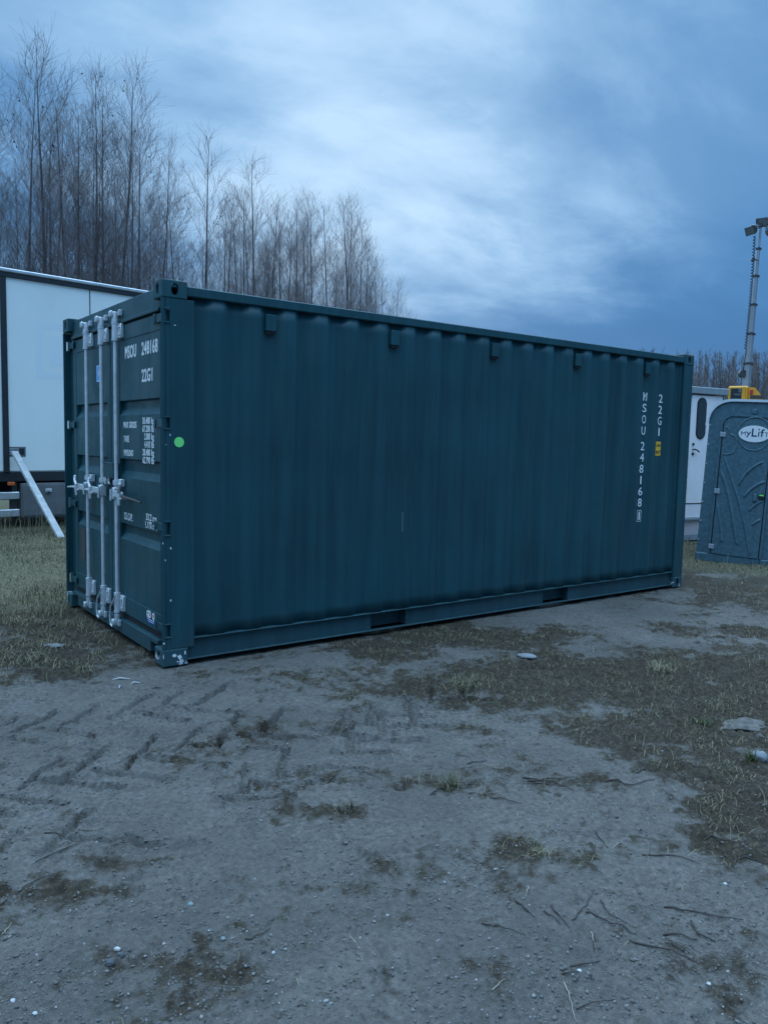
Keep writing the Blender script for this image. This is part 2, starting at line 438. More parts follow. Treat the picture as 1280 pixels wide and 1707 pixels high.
# corner castings (with real apertures)
def stadium(w_, h_, n=8):
    r = w_/2; p = []
    for k in range(n+1): a = math.pi*k/n; p.append((r*math.cos(a), h_/2-r+r*math.sin(a)))
    for k in range(n+1): a = math.pi+math.pi*k/n; p.append((r*math.cos(a), -h_/2+r+r*math.sin(a)))
    return p
def casting_mesh(mat, side_hole=True):
    a = MB().box((0, 0, 0), (.178, .162, .118), .008, seg=2)
    o = link_mesh('casting_tmp', a.mesh('corner_casting', mat))
    cut = MB()
    cut.box((.024, .024, .024), (.154, .138, .094))
    if side_hole: cut.prism([(p+.089, q+.059) for p, q in stadium(.048, .076)], lambda p, q, t_: (p, t_, q), -.03, .05)   # long side face
    cut2 = MB().prism([(p+.081, q+.059) for p, q in stadium(.046, .080)], lambda p, q, t_: (t_, p, q), -.03, .05)   # end face
    cut3 = MB().prism([(q+.089, p+.081) for p, q in stadium(.064, .110)], lambda p, q, t_: (p, q, t_), .07, .15)
    tmp = [o]
    for c in (cut, cut2, cut3):
        bmesh.ops.recalc_face_normals(c.bm, faces=c.bm.faces)
        co = link_mesh('cut_tmp', c.mesh('cut', None)); tmp.append(co)
        md = o.modifiers.new('b', 'BOOLEAN'); md.object = co; md.operation = 'DIFFERENCE'; md.solver = 'EXACT'; md.use_self = True
    dg = bpy.context.evaluated_depsgraph_get()
    me = bpy.data.meshes.new_from_object(o.evaluated_get(dg)); me.name = 'corner_casting'
    for q in tmp: bpy.data.objects.remove(q)
    return me
cm_lo = casting_mesh(m_cast); cm_near = casting_mesh(m_cast, False); cm_hi = casting_mesh(m_cast_top)
for ix in (0, 1):
    for iy in (0, 1):
        for iz in (0, 1):
            m = Matrix.Translation((LX*ix, WY*iy, HZ*iz)) @ Matrix.Diagonal((-1 if ix else 1, -1 if iy else 1, -1 if iz else 1, 1))
            me = cm_hi if iz else (cm_near if not ix and not iy else cm_lo)
            if iz:
                m = Matrix.Translation((LX*ix, WY*iy, HZ-.118)) @ Matrix.Diagonal((-1 if ix else 1, -1 if iy else 1, 1, 1))
            link_mesh('corner_casting', me, box, m)
# corner posts
def door_post(sgn, y0):
    p = MB(); Y = lambda q: y0+sgn*q
    def bx(x0, x1, q0, q1, z0=.119, z1=2.472, bev=.003):
        a, c = sorted((Y(q0), Y(q1))); p.box((x0, a, z0), (x1, c, z1), bev)
    # side plate with hinge slots near the front edge
    slots = [(.208, .290), (.906, .992), (1.621, 1.691), (2.318, 2.397)]
    bx(.056, .225, .003, .012)
    bx(-.002, .026, .003, .016)
    z = .119
    for a, c in slots+[(2.472, 2.472)]:
        bx(.0262, .0558, .003, .012, z, a, .0); z = c
    bx(.058, .075, .0125, .148)            # inner J face behind the hinges
    bx(.20, .222, .0125, .06)
    return p.build('corner_post', m_paint, box)
door_post(1, 0); door_post(-1, WY)
for y0, s in ((0, 1), (WY, -1)):
    a, c = sorted((y0+s*.003, y0+s*.150))
    p = MB(); p.box((5.885, a, .119), (6.055, c, 2.472), .004); p.build('corner_post', m_paint, box)
# lightweight hinge-slot lips
for (a, c) in ((.208, .290), (.906, .992), (1.621, 1.691), (2.318, 2.397)):
    MB().box((.012, -.004, c), (.056, .003, c+.010), .002).build('slot_lip', m_paint, box); MB().box((.012, -.004, a-.010), (.056, .003, a), .002).build('slot_lip', m_paint, box)
# corrugated side panels
def corr_profile(x0, x1, phase, fl_in=.088, fl_out=.082, pitch=.2775, depth=.033):
    pts = []; k0 = int(math.floor((x0-phase)/pitch))-1
    sl_ = (pitch-fl_in-fl_out)/2; x = phase+k0*pitch
    while x < x1+pitch:
        pts += [(x-fl_in/2, depth), (x+fl_in/2, depth), (x+fl_in/2+sl_, 0.), (x+fl_in/2+sl_+fl_out, 0.)]
        x += pitch
    out = []
    for (a, da), (c, dc) in zip(pts, pts[1:]):
        if c <= x0 or a >= x1: continue
        for s_ in (a, c):
            s2 = min(max(s_, x0), x1); d = da+(dc-da)*(s2-a)/(c-a) if c > a else da
            if not out or abs(out[-1][0]-s2) > 1e-6: out.append((s2, d))
    return out
PHASE = 5.262
def side_panel(y0, sgn):
    prof = corr_profile(.222, 5.888, PHASE)
    prof2 = []
    for i in range(len(prof)-1):            # soften the bends
        a, c = prof[i], prof[i+1]
        for f in ((.08, .92) if i else (0, .92)): prof2.append((a[0]+(c[0]-a[0])*f, a[1]+(c[1]-a[1])*f))
    prof2.append(prof[-1])
    zs = np.linspace(.178, 2.498, 26)
    V = []; F = []
    rng = np.random.default_rng(3)
    for z in zs:
        for (x, d) in prof2:
            dent = .0007*math.sin(x*1.9+z*1.3+1)*math.sin(z*2.1+x*.7)+.0003*math.sin(x*5.1-z*3.3)
            V.append((x, y0+sgn*(.014+d+dent*(math.sin(math.pi*(z-.178)/2.32))), z))
    n = len(prof2)
    for j in range(len(zs)-1):
        for i in range(n-1):
            q = (j*n+i, j*n+i+1, (j+1)*n+i+1, (j+1)*n+i)
            F.append(q if sgn > 0 else q[::-1])
    me = np_mesh('side_panel', V, F, m_paint, smooth=False)
    md = None
    o = link_mesh('side_panel', me, box); sm = o.modifiers.new('thick', 'SOLIDIFY'); sm.thickness = .003; sm.offset = -1
    return o
side_panel(0, 1); side_panel(WY, -1)
# rails
for y0, s in ((0, 1), (WY, -1)):
    def yb(p, x0, x1, q0, q1, z0, z1, bev=0.003):
        a, c = sorted((y0+s*q0, y0+s*q1)); p.box((x0, a, z0), (x1, c, z1), bev)
    p = MB(); yb(p, .1785, 5.8795, .002, .066, 2.497, 2.562, .006); p.build('top_side_rail', m_paint, box)
    pk = [(1.754, 2.112), (3.796, 4.154)]
    p = MB()
    yb(p, .180, 5.878, .006, .055, .172, .180, .002)       # upper flange, under the panel foot
    yb(p, .180, 5.878, .008, .055, .028, .036, .002)       # lower flange
    x = .180
    for a, c in pk+[(5.878, 5.878)]:
        yb(p, x, a, .040, .046, .0362, .1718, 0); x = c
    p.build('bottom_side_rail', m_paint, box)
    for a, c in pk:                                        # fork pockets: tunnels through the base
        q = MB(); yb(q, a-.006, a, .041, .13, .037, .171, 0); yb(q, c, c+.006, .041, .13, .037, .171, 0)
        yb(q, a, c, .045, .13, .165, .171, 0); yb(q, a, c, .13, .136, .037, .171, 0)
        q.build('fork_pocket', m_paint, box)
# roof, floor, end wall
p = MB(); p.box((.06, .05, 2.545), (6.0, WY-.05, 2.553)); p.build('roof_panel', m_paint, box)
p = MB(); p.box((.08, .07, .155), (5.95, WY-.07, .170)); p.build('floor', m_dark, box)
for k in range(8):
    x = .6+k*.68
    if 1.70 < x < 2.16 or 3.74 < x < 4.2: continue
    MB().box((x, .07, .04), (x+.05, WY-.07, .154)).build('cross_member', m_paint, box)
p = MB(); prof = corr_profile(.15, WY-.15, .3, depth=.04)
p.prism([(a, d) for a, d in prof]+[(a, d+.004) for a, d in reversed(prof)], lambda a, d, z: (6.04-d, a, z), .16, 2.47); p.build('end_panel', m_paint, box)
p = MB(); p.box((5.99, .151, 2.47), (6.05, WY-.151, 2.56), .004); p.build('end_header', m_paint, box)
p = MB(); p.box((5.99, .164, .03), (6.05, WY-.164, .158), .004); p.build('end_sill', m_paint, box)
# door end: header, sill
p = MB(); p.box((.046, .150, 2.43), (.11, WY-.150, 2.566), .004).box((.030, .150, 2.405), (.10, WY-.150, 2.429), .004); p.build('door_header', m_paint, box)
p = MB(); p.box((.020, .300, .040), (.11, WY-.300, .150), .004)
p.box((.022, .1635, .118), (.11, .2995, .150), .003).box((.022, WY-.2995, .118), (.11, WY-.1635, .150), .003); p.build('door_sill', m_paint, box)
MB().box((.060, .150, .1505), (.09, WY-.150, .196)).box((.064, .150, 2.392), (.09, WY-.150, 2.404)).box((.06, 1.196, .196), (.09, 1.242, 2.392)).build('door_gasket', m_rubber, box)
# two door leaves
DX = .045
def door_leaf(y0, y1, ra, rb):
    d = MB(); xo, xi = DX, DX+.045
    d.box((xo, y0, .198), (xi, y1, .330), .003).box((xo, y0, 2.280), (xi, y1, 2.392), .003)
    d.box((xo, y0, .3305), (xi, ra, 2.2795), .003).box((xo, rb, .3305), (xi, y1, 2.2795), .003)
    o = d.build('door', m_paint, box)
    prof = [(.331, .004)]
    for z0, z1 in ((.773, .898), (1.250, 1.393), (1.718, 1.830)):
        prof += [(z0, .004), (z0+.052, .036), (z1-.012, .036), (z1, .004)]
    prof += [(2.279, .004)]
    pan = MB(); pan.prism([(z, dd) for z, dd in prof]+[(z, .043) for z, _ in reversed(prof)], lambda z, dd, y: (DX+dd, y, z), ra+.0005, rb-.0005)
    pan.build('door_panel', m_paint, o)
    return o
dr = door_leaf(.152, 1.212, .165, 1.02); dl = door_leaf(1.226, WY-.152, 1.31, 2.20)
# hinges
for sgn, y0 in ((1, 0), (-1, WY)):
    for z in (.25, .95, 1.655, 2.355):
        h = MB(); Y = lambda q: y0+sgn*q
        a, c = sorted((Y(.045), Y(.215)))
        h.box((DX-.014, a, z-.028), (DX-.001, c, z+.028), .004)
        h.tube([(DX+.002, Y(.05), z-.042), (DX+.002, Y(.05), z+.042)], .021, 12)
        h.box((DX-.02, min(Y(.20), Y(.235)), z-.036), (DX-.0145, max(Y(.20), Y(.235)), z+.036), .002)
        h.build('hinge', m_paint, dr if sgn > 0 else dl, True)
# locking bars with guides, cams and handles
def locking_bar(y, handle):
    bx_ = .006
    o = MB().tube([(bx_, y, .10), (bx_, y, 2.49)], .0150, 14).build('locking_bar', m_galv, box, True)
    for z0, z1 in ((.205, .345), (2.285, 2.410)):        # bearing brackets
        g = MB(); g.tube([(bx_, y, z0), (bx_, y, z1)], .0235, 14)
        g.tube([(bx_, y, z0-.008), (bx_, y, z0+.008)], .0265, 14); g.tube([(bx_, y, z1-.008), (bx_, y, z1+.008)], .0265, 14)
        g.box((.019, y-.085, z0+.01), (DX-.001, y+.02, z1-.01), .003)
        for zz in (z0+.035, z1-.035): g.tube([(.010, y-.062, zz), (.022, y-.062, zz)], .009, 8)
        g.build('bearing_bracket', m_galv, o, True)
    for z, s in ((2.475, 1), (.125, -1)):                 # cam ends and keepers
        g = MB(); g.tube([(bx_, y, z-s*.055), (bx_, y, z-s*.02), (bx_, y, z+s*.012)], [.025, .022, .017], 12)
        g.box((bx_-.040, y-.012, z-.014), (bx_+.028, y+.014, z+.014), .004)
        g.box((bx_-.042, y-.016, z-.026), (bx_-.020, y+.030, z+.022), .006)
        g.build('cam', m_galv, o, True)
        g = MB(); g.box((.018, y-.055, z-.012), (.045 if s > 0 else .019, y-.030, z+.030), .003) if s > 0 else g.box((-.002, y-.05, z-.03), (.0198, y-.028, z+.02), .003)
        g.build('cam_keeper', m_galv, box); g = MB()
        g.box((-.004, y+.030, z-.02), (.045 if s > 0 else .0198, y+.052, z+.024), .003)
        g.build('cam_keeper', m_galv, box, True)
    g = MB(); g.tube([(bx_, y, 1.19), (bx_, y, 1.225)], .026, 12).box((.008, y-.085, 1.180), (DX-.001, y-.024, 1.236), .003).tube([(.004, y-.066, 1.208), (.009, y-.066, 1.208)], .010, 8)
    g.build('bar_guide', m_galv, o, True)
    # hinged lever handle
    hz = 1.125; s = handle
    g = MB()
    g.box((bx_-.030, y-.024, hz-.045), (bx_+.024, y+.024, hz+.045), .005)
    g.tube([(bx_-.038, y-s*.02, hz+.03), (bx_-.038, y-s*.02, hz-.055)], .008, 8)
    y2 = y+s*.235
    g.box((bx_-.036, min(y+s*.02, y2), hz-.024), (bx_-.022, max(y+s*.02, y2), hz+.024), .004)
    g.build('bar_hub', m_galv, o, True)
    g = MB()
    g.tube([(bx_-.030, y2-s*.02, hz-.005), (bx_-.032, y2+s*.03, hz-.01), (bx_-.03, y2+s*.12, hz-.014), (bx_-.02, y2+s*.25, hz-.022), (bx_-.012, y2+s*.34, hz-.03)], [.014, .013, .010, .008, .008], 8)
    g.build('handle', m_galv if s > 0 else m_brown, o, True)
    g = MB()                                             # catch and retainer
    yc = y+s*.19
    g.box((bx_-.044, yc-.030, hz-.036), (DX-.001, yc+.030, hz-.022), .004)
    g.tube([(bx_-.042, yc, hz-.07), (bx_-.044, yc, hz-.03), (bx_-.046, yc-s*.01, hz+.02), (bx_-.05, yc+s*.02, hz+.05), (bx_-.044, yc+s*.03, hz+.08)], [.012, .015, .014, .011, .013], 8)
    g.ball((bx_-.044, yc+s*.03, hz+.08), .016, 1).ball((bx_-.042, yc, hz-.07), .014, 1)
    g.build('handle_catch', m_galv, o, True)
    return o
b1 = locking_bar(1.740, 1); b2 = locking_bar(1.330, 1); b3 = locking_bar(.980, -1)
# seal cables hanging from the lower cams
for y, o in ((1.33, b2), (.98, b3)):
    MB().tube([(-.026, y-.06, .345), (-.030, y-.02, .30), (-.032, y+.05, .24), (-.030, y+.075, .16), (-.03, y+.06, .10), (-.03, y+.02, .085)], .0065, 6).build('seal_cable', m_galv, o, True)
# lock box
g = MB(); g.box((-.006, 1.025, 1.235), (DX-.001, 1.265, 1.350), .006).box((-.010, 1.020, 1.345), (DX-.001, 1.270, 1.357), .003); g.build('lock_box', m_paint, box)
g = MB(); g.tube([(.01, 1.18, 1.234), (.01, 1.18, 1.20), (.01, 1.16, 1.185)], .008, 8).build('lock_pin', m_galv, box)
# ventilators on the side
for k in range(5):
    x = PHASE-.015-(4-k)*1.11
    for y0, s in ((0, 1),):
        v = MB(); v.box((x-.040, .008, 2.330), (x+.045, .049, 2.450), .006)
        vo = v.build('ventilator', m_paint, box)
        MB().box((x-.036, .018, 2.312), (x+.041, .046, 2.3295)).build('ventilator_slot', m_dark, vo)
# lettering
M_DOOR = lambda y, z, x=DX-.0015: Matrix(((0, 0, -1, x), (-1, 0, 0, y), (0, 1, 0, z), (0, 0, 0, 1)))
def door_text(txt, y_left, y_right, z0, z1, par=dr, mat=m_white, x=DX-.0015+.004, name='lettering', ref=None):
    """fit text between y_left (reading start) and y_right, cap height z0..z1"""
    me = text_mesh(name, txt, 1., mat, bold=.022, spacing=1.10)
    a, c, e, f = bounds(text_mesh('tmp', ref or txt.upper().replace(',', '').replace('.', ''), 1., mat))
    a, c, _, _ = bounds(me); f = .73; e = 0
    sx = (y_left-y_right)/(c-a); sy = (z1-z0)/(f-e)
    me.transform(Matrix.Diagonal((sx, sy, 1, 1)) @ Matrix.Translation((-a, -e, 0)))
    return link_mesh(name, me, par, M_DOOR(y_left, z0, x))
XP = DX+.004-.0015
door_text('MSOU', .882, .635, 2.140, 2.232, x=XP); door_text('248168', .521, .205, 2.140, 2.232, x=XP)
door_text('22G1', .522, .307, 1.952, 2.042, x=XP)
rows = [(1.700, '30.480', 'kg'), (1.643, '67.200', 'lb'), (1.588, '2.000', 'kg'), (1.532, '4.410', 'lb'), (1.476, '28.480', 'kg'), (1.420, '62.790', 'lb')]
for zt, a, u_ in rows:
    short = len(a) == 5
    door_text(a, .475 if short else .512, .360, zt-.047, zt, x=XP); door_text(u_, .335, .285, zt-.047, zt, x=XP)
for zt, a, y1 in ((1.672, 'MAX GROSS', .640), (1.567, 'TARE', .805), (1.463, 'PAYLOAD', .715)):
    door_text(a, .925, y1, zt-.047, zt, x=XP)
door_text('CU.CAP.', .928, .735, .930, .985, x=XP)
door_text('33.2', .450, .340, .968, 1.017, x=XP); door_text('cu.m.', .315, .232, .968, 1.017, x=XP)
door_text('1.173', .462, .340, .912, .960, x=XP); door_text('cu.ft.', .315, .232, .912, .960, x=XP)
# GDO style sticker low on the right door
def door_plate(y0, y1, z0, z1, mat, par, name, x=DX-.0012, th=.001):
    return MB().box((x, min(y0, y1), z0), (x+th, max(y0, y1), z1)).build(name, mat, par)
st = door_plate(.427, .268, .232, .262, m_navy, dr, 'logo_sticker')
me = text_mesh('logo_lettering', 'GD', 1., m_white, bold=.045)
a, c, _, _ = bounds(me); me.transform(Matrix.Diagonal((.085/(c-a), .050/.73, 1, 1)) @ Matrix.Translation((-a, 0, 0)))
link_mesh('logo_lettering', me, dr, M_DOOR(.432, .268, DX-.002))
me = text_mesh('logo_lettering', 'O', 1., m_white, bold=.05)
a, c, _, _ = bounds(me); me.transform(Matrix.Diagonal((.042/(c-a), .050/.73, 1, 1)) @ Matrix.Translation((-a, 0, 0)))
link_mesh('logo_lettering', me, dr, M_DOOR(.318, .268, DX-.002))
door_plate(.345, .322, .276, .300, m_red, dr, 'logo_mark', DX-.0016)
door_plate(.415, .285, .253, .257, m_white, st, 'logo_line', DX-.002); door_plate(.405, .295, .240, .243, m_white, st, 'logo_line', DX-.002)
bs = door_plate(1.600, 1.455, 2.000, 2.135, m_blue, dl, 'blue_sticker', XP+.0006)
for (ya, yb_, za, zb) in ((1.597, 1.458, 2.127, 2.1315), (1.597, 1.458, 2.0035, 2.008), (1.597, 1.592, 2.008, 2.127), (1.463, 1.458, 2.008, 2.127)):
    door_plate(ya, yb_, za, zb, m_white, bs, 'sticker_border', XP-.0004)
bm_ = MB()
for k in range(20):
    a = 2*math.pi*k/20; a2 = 2*math.pi*(k+1)/20
    bm_.tube([(XP-.0002, 1.527+.026*math.cos(a), 2.078+.026*math.sin(a)), (XP-.0002, 1.527+.026*math.cos(a2), 2.078+.026*math.sin(a2))], .0025, 5)
bm_.tube([(XP-.0002, 1.545, 2.06), (XP-.0002, 1.51, 2.095)], .0025, 5)
bm_.build('sticker_symbol', m_white, bs)
door_plate(2.110, 1.985, .470, .740, m_brown, dl, 'data_plate', XP-.0015, .0025)
# side lettering, set letter below letter on the recessed flats
M_SIDE = lambda x, z, y: Matrix(((1, 0, 0, x), (0, 0, -1, y), (0, 1, 0, z), (0, 0, 0, 1)))
def side_letter(ch, xc, zc, wd, ht, y=.0452):
    me = text_mesh('lettering', ch, 1., m_white, bold=.004)
    a, c, e, f = bounds(me); ww = wd*(.32 if ch == '1' else 1)
    me.transform(Matrix.Diagonal((ww/(c-a), ht/(f-e), 1, 1)) @ Matrix.Translation((-(a+c)/2, -(e+f)/2, 0)))
    link_mesh('lettering', me, box, M_SIDE(xc, zc, y))
XL = PHASE; zc = 2.098; zs = []
for k, ch in enumerate('MSOU'): side_letter(ch, XL, 2.098-k*.119, .066, .088)
for k, ch in enumerate('248168'): side_letter(ch, XL, 1.577-k*.1205, .066, .088)
side_letter('1', XL, .832, .066, .088)
fr = MB()
for (x0, x1, z0, z1) in ((-.034, .034, .888, .893), (-.034, .034, .770, .775), (-.034, -.029, .775, .888), (.029, .034, .775, .888)):
    fr.box((XL+x0, .0448, z0), (XL+x1, .0460, z1))
fr.build('check_digit_frame', m_white, box)
XR = PHASE+.2775
for k, ch in enumerate('22G1'): side_letter(ch, XR, 2.091-k*.119, .066, .088)
hs = MB().box((XR-.043, .0448, 1.478), (XR+.043, .0460, 1.628)).build('height_sticker', m_yellow, box)
for txt, z0 in (('2,6m', 1.570), ('8\'6"', 1.494)):
    me = text_mesh('sticker_lettering', txt, 1., m_black, bold=.02)
    a, c, e, f = bounds(me); me.transform(Matrix.Diagonal((.074/(c-a), .040/(f-e), 1, 1)) @ Matrix.Translation((-(a+c)/2, -e, 0)))
    link_mesh('sticker_lettering', me, hs, M_SIDE(XR, z0, .0440))
p = MB(); p.prism([(.034*math.cos(2*math.pi*k/32), .034*math.sin(2*math.pi*k/32)) for k in range(32)], lambda a, c, t_: (.117+a, t_, 1.530+c), .0012, .0024); p.build('green_dot_sticker', m_green, box)
# scratches and chipped spots in the paint of the near post
def chip(x, z, sx, sz, y, seed):
    rr = random.Random(seed); n = 9
    MB().prism([(sx*rr.uniform(.5, 1)*math.cos(2*math.pi*k/n), sz*rr.uniform(.5, 1)*math.sin(2*math.pi*k/n)) for k in range(n)], lambda a, c, t_: (x+a, t_, z+c), y-.0006, y+.0004).build('paint_chip', m_white, box)
for i, (u, v, sx, sz) in enumerate(((292, 542, .008, .004), (274, 1073, .010, .008), (285, 914, .006, .010), (285, 1001, .006, .012), (276, 934, .004, .008), (272, 906, .004, .009), (284, 725, .004, .012), (277, 741, .003, .004))):
    d_ = ray(u, v); q = CAM+d_*((0.002-CAM.y)/d_.y); chip(q.x, q.z, sx, sz, .002, i)
for i, (u, v, sx, sz) in enumerate(((300, 1095, .020, .020), (309, 1088, .006, .020), (291, 1093, .022, .016), (273, 1095, .004, .022), (311, 1105, .016, .004), (297, 1103, .016, .005))):
    d_ = ray(u, v); q = CAM+d_*((-.0006-CAM.y)/d_.y); chip(q.x, q.z, sx, sz, -.0004, 40+i)
d_ = ray(671, 870); q = CAM+d_*((.0105-CAM.y)/d_.y)
MB().box((q.x-.0009, .0120, q.z-.08), (q.x+.0009, .0136, q.z+.08)).build('scratch', m_galv, box)

# ------------------------------------------------------------------ white box truck behind the container
W0 = at_depth(22, 755, 12.9); td = Vector((.99, .141, 0)).normalized()
truck = empty('box_truck', (W0.x, W0.y, gz(W0.x, W0.y)), (0, 0, math.atan2(td.y, td.x)))
tag(truck, 'white box truck body with dark frame parked on grass behind the container', 'truck')
# local: x along the truck, y away from the viewer, z up
m_twhite = simple('truck_panel', (.93, .95, .90), .32, 0, .035, 1.2, .05, 5)
m_ghost = simple('truck_panel_ghost', (.885, .925, .92), .35, 0, .02)
m_tdark = simple('truck_frame', (.022, .028, .034), .5)
m_alu = simple('aluminium', (.62, .64, .66), .38, .6, .12, 10)
m_greybox = simple('toolbox_grey', (.16, .165, .17), .55, .1, .12, 8)
m_orange = simple('marker_orange', (.70, .14, .03), .3)
def tb(name, lo, hi, mat, par=truck, bev=.0, **k): return MB().box(lo, hi, bev).build(name, mat, par)
tb('box_core', (-5.2, .012, .94), (2.9, 2.5, 4.15), m_twhite)
for i, (a, c) in enumerate(((-5.14, -.105), (-.055, 1.322), (1.338, 2.84))):
    tb('side_panel', (a, -.004, .955), (c, .0118, 4.078), m_twhite, bev=.002)
tb('roof_rail', (-5.2, -.035, 4.080), (2.9, .011, 4.155), m_tdark, bev=.004)
tb('roof_cap', (-5.22, -.050, 4.158), (2.92, 2.55, 4.215), m_alu, bev=.012)
tb('frame_post', (-.155, -.030, .93), (-.060, -.0042, 4.079), m_tdark, bev=.004)
tb('seam_strip', (1.323, -.008, .955), (1.337, .011, 4.078), m_tdark)
tb('frame_post', (2.842, -.03, .93), (2.93, .011, 4.079), m_tdark, bev=.004)
tb('lower_rail', (-5.2, -.012, .780), (2.9, .20, .938), m_tdark, bev=.004)
tb('chassis', (-5.2, .35, .45), (2.9, 2.1, .778), m_tdark)
# worn outline of removed lettering
gh = MB()
for (a, c, e, f) in ((.40, .50, 2.51, 3.44), (.50, 1.02, 3.33, 3.44), (.50, 1.02, 2.51, 2.60), (.93, 1.02, 2.60, 3.33), (.62, .86, 2.72, 3.22)):
    gh.box((a, -.0052, e), (c, -.0042, f))
gh.build('lettering_ghost', m_ghost, truck)
h = MB().box((-.150+.015, -.010, 1.190), (.205, -.0042, 1.352), .003).build('access_hatch', m_greybox, truck)
for a, c, e, f in ((-.11, .09, 1.225, 1.245), (-.11, .09, 1.265, 1.285), (-.11, .09, 1.305, 1.325)): tb('hatch_slat', (a, -.018, e), (c, -.0105, f), m_alu, h)
tb('hatch_opening', (.10, -.013, 1.22), (.18, -.0105, 1.325), m_tdark, h)
ml = tb('marker_light', (-.10, -.030, .715), (.018, -.0125, .772), m_orange, bev=.006)
tbx = tb('tool_box', (.112, -.02, .172), (.95, .55, .745), m_greybox, bev=.008)
tb('tool_box_lid', (.135, -.030, .20), (.93, -.0205, .715), m_greybox, tbx, .004)
tb('latch', (.50, -.050, .585), (.61, -.031, .645), m_alu, tbx, .005); tb('latch_keyhole', (.535, -.056, .570), (.575, -.0505, .60), m_tdark, tbx)
tb('tool_box_edge', (.105, -.034, .150), (.955, .55, .170), m_tdark, tbx)
for z0, z1 in ((.483, .605), (.193, .318)): tb('side_guard', (-2.6, -.02, z0), (.092, .012, z1), m_alu, bev=.012)
tb('side_guard_post', (-.02, .013, .15), (.06, .10, .80), m_tdark)
tb('side_guard_post', (-2.3, .013, .15), (-2.2, .10, .80), m_tdark)
m_tyre = simple('tyre_rubber', (.02, .02, .021), .85); m_rim = simple('wheel_rim', (.35, .36, .37), .5, .4)
def wheel(x, y):
    o = MB().tube([(x, y, .48), (x, y+.03, .48), (x, y+.25, .48), (x, y+.28, .48)], [.43, .47, .47, .43], 28).build('wheel', m_tyre, truck, True)
    MB().tube([(x, y-.004, .48), (x, y+.02, .48)], [.26, .27], 20).build('rim', m_rim, o, True)
for x in (-3.6, 1.7, 2.5):
    for y in (.06, 2.2): wheel(x, y)
# plank leaning against the truck
pf = gpt(102, 896); pt = at_depth(24, 752, 12.84)
axis = (pt-pf); ln = axis.length; axis.normalize(); sd = axis.cross(Vector((0, 0, 1))).normalized(); nn = sd.cross(axis)
m_wood = simple('weathered_plank', (.46, .46, .45), .8, 0, .22, 9, .5, 40)
me = MB().box((-.052, -.022, 0), (.052, .022, ln), .003).box((.0, -.0235, ln*.22), (.03, -.0222, ln*.25)).mesh('wooden_plank', m_wood)
pl = link_mesh('wooden_plank', me); pl.matrix_world = Matrix.Translation(pf-axis*.02) @ Matrix((sd, nn, axis)).transposed().to_4x4()
tag(pl, 'pale weathered wooden plank leaning against the white truck', 'plank')

# ------------------------------------------------------------------ portable toilet
T0 = at_ground(1158, 932); ts = Vector((.376, -.927, 0)).normalized(); tn = Vector((.927, .376, 0)).normalized()
# local axes: x = along the front (to the right), y = into the cabin, z = up, leaning a little
tl = empty('portable_toilet')
Mt = Matrix((ts, tn, Vector((0, 0, 1)))).transposed().to_4x4()
tl.matrix_world = Matrix.Translation((T0.x, T0.y, -.01)) @ Mt @ Matrix.Rotation(R(2.4), 4, 'Y')
tag(tl, 'grey-blue plastic portable toilet with white roof and an oval sign on its door', 'toilet')
m_pl = simple('toilet_plastic', (.068, .138, .175), .5, 0, .28, 22, .6, 70)
m_plroof = simple('toilet_roof', (.62, .68, .72), .45, 0, .05, 5)
m_plhinge = simple('toilet_hinge', (.30, .34, .38), .5, 0, .05)
TW, TD = 1.09, 1.10
def arch(w0, w1, zb, zs, zt, n=9, e=2.3):
    c = (w0+w1)/2; r = .32; p = [(w0, zb)]
    for k in range(n+1):
        a = math.pi/2*k/n; p.append((w0+r-r*math.cos(a)**(2/e)*1., zs+(zt-zs)*math.sin(a)**(2/e)))
    for k in range(n+1):
        a = math.pi/2*(1-k/n); p.append((w1-r+r*math.cos(a)**(2/e)*1., zs+(zt-zs)*math.sin(a)**(2/e)))
    p.append((w1, zb)); return p
MB().prism(arch(0, TW, .06, 1.93, 2.235), lambda a, c, y: (a, y, c), .03, TD).build('cabin_body', m_pl, tl, True)
# front frame: ring round the doorway
fo = arch(0, TW, .06, 1.93, 2.235)
MB().prism(fo, lambda a, c, y: (a, y, c), .012, .0295).build('front_frame', m_pl, tl, True)
p = MB()                                   # roof rim strip that follows the arch
ro = arch(-.022, TW+.022, 1.86, 1.93, 2.277)[1:-1]; ri = arch(-.004, TW+.004, 1.86, 1.93, 2.243)[1:-1]
p.prism(ro+ri[::-1], lambda a, c, y: (a, y, c), -.012, TD+.03); p.build('roof', m_plroof, tl, True)
tb('base', (-.01, .0, .0), (.815, TD+.02, .118), m_pl, tl, .01); tb('base', (.83, -.01, .0), (TW+.02, TD+.02, .118), m_pl, tl, .01)
tb('skid', (.0, .1, -.06), (TW, .2, -.001), m_tdark, tl); tb('skid', (.0, .9, -.06), (TW, 1.0, -.001), m_tdark, tl)
for k in range(7):
    z = .30+k*.268
    MB().ball((.018, .008, z), .0085, 1).build('rivet', m_plroof, tl, True)
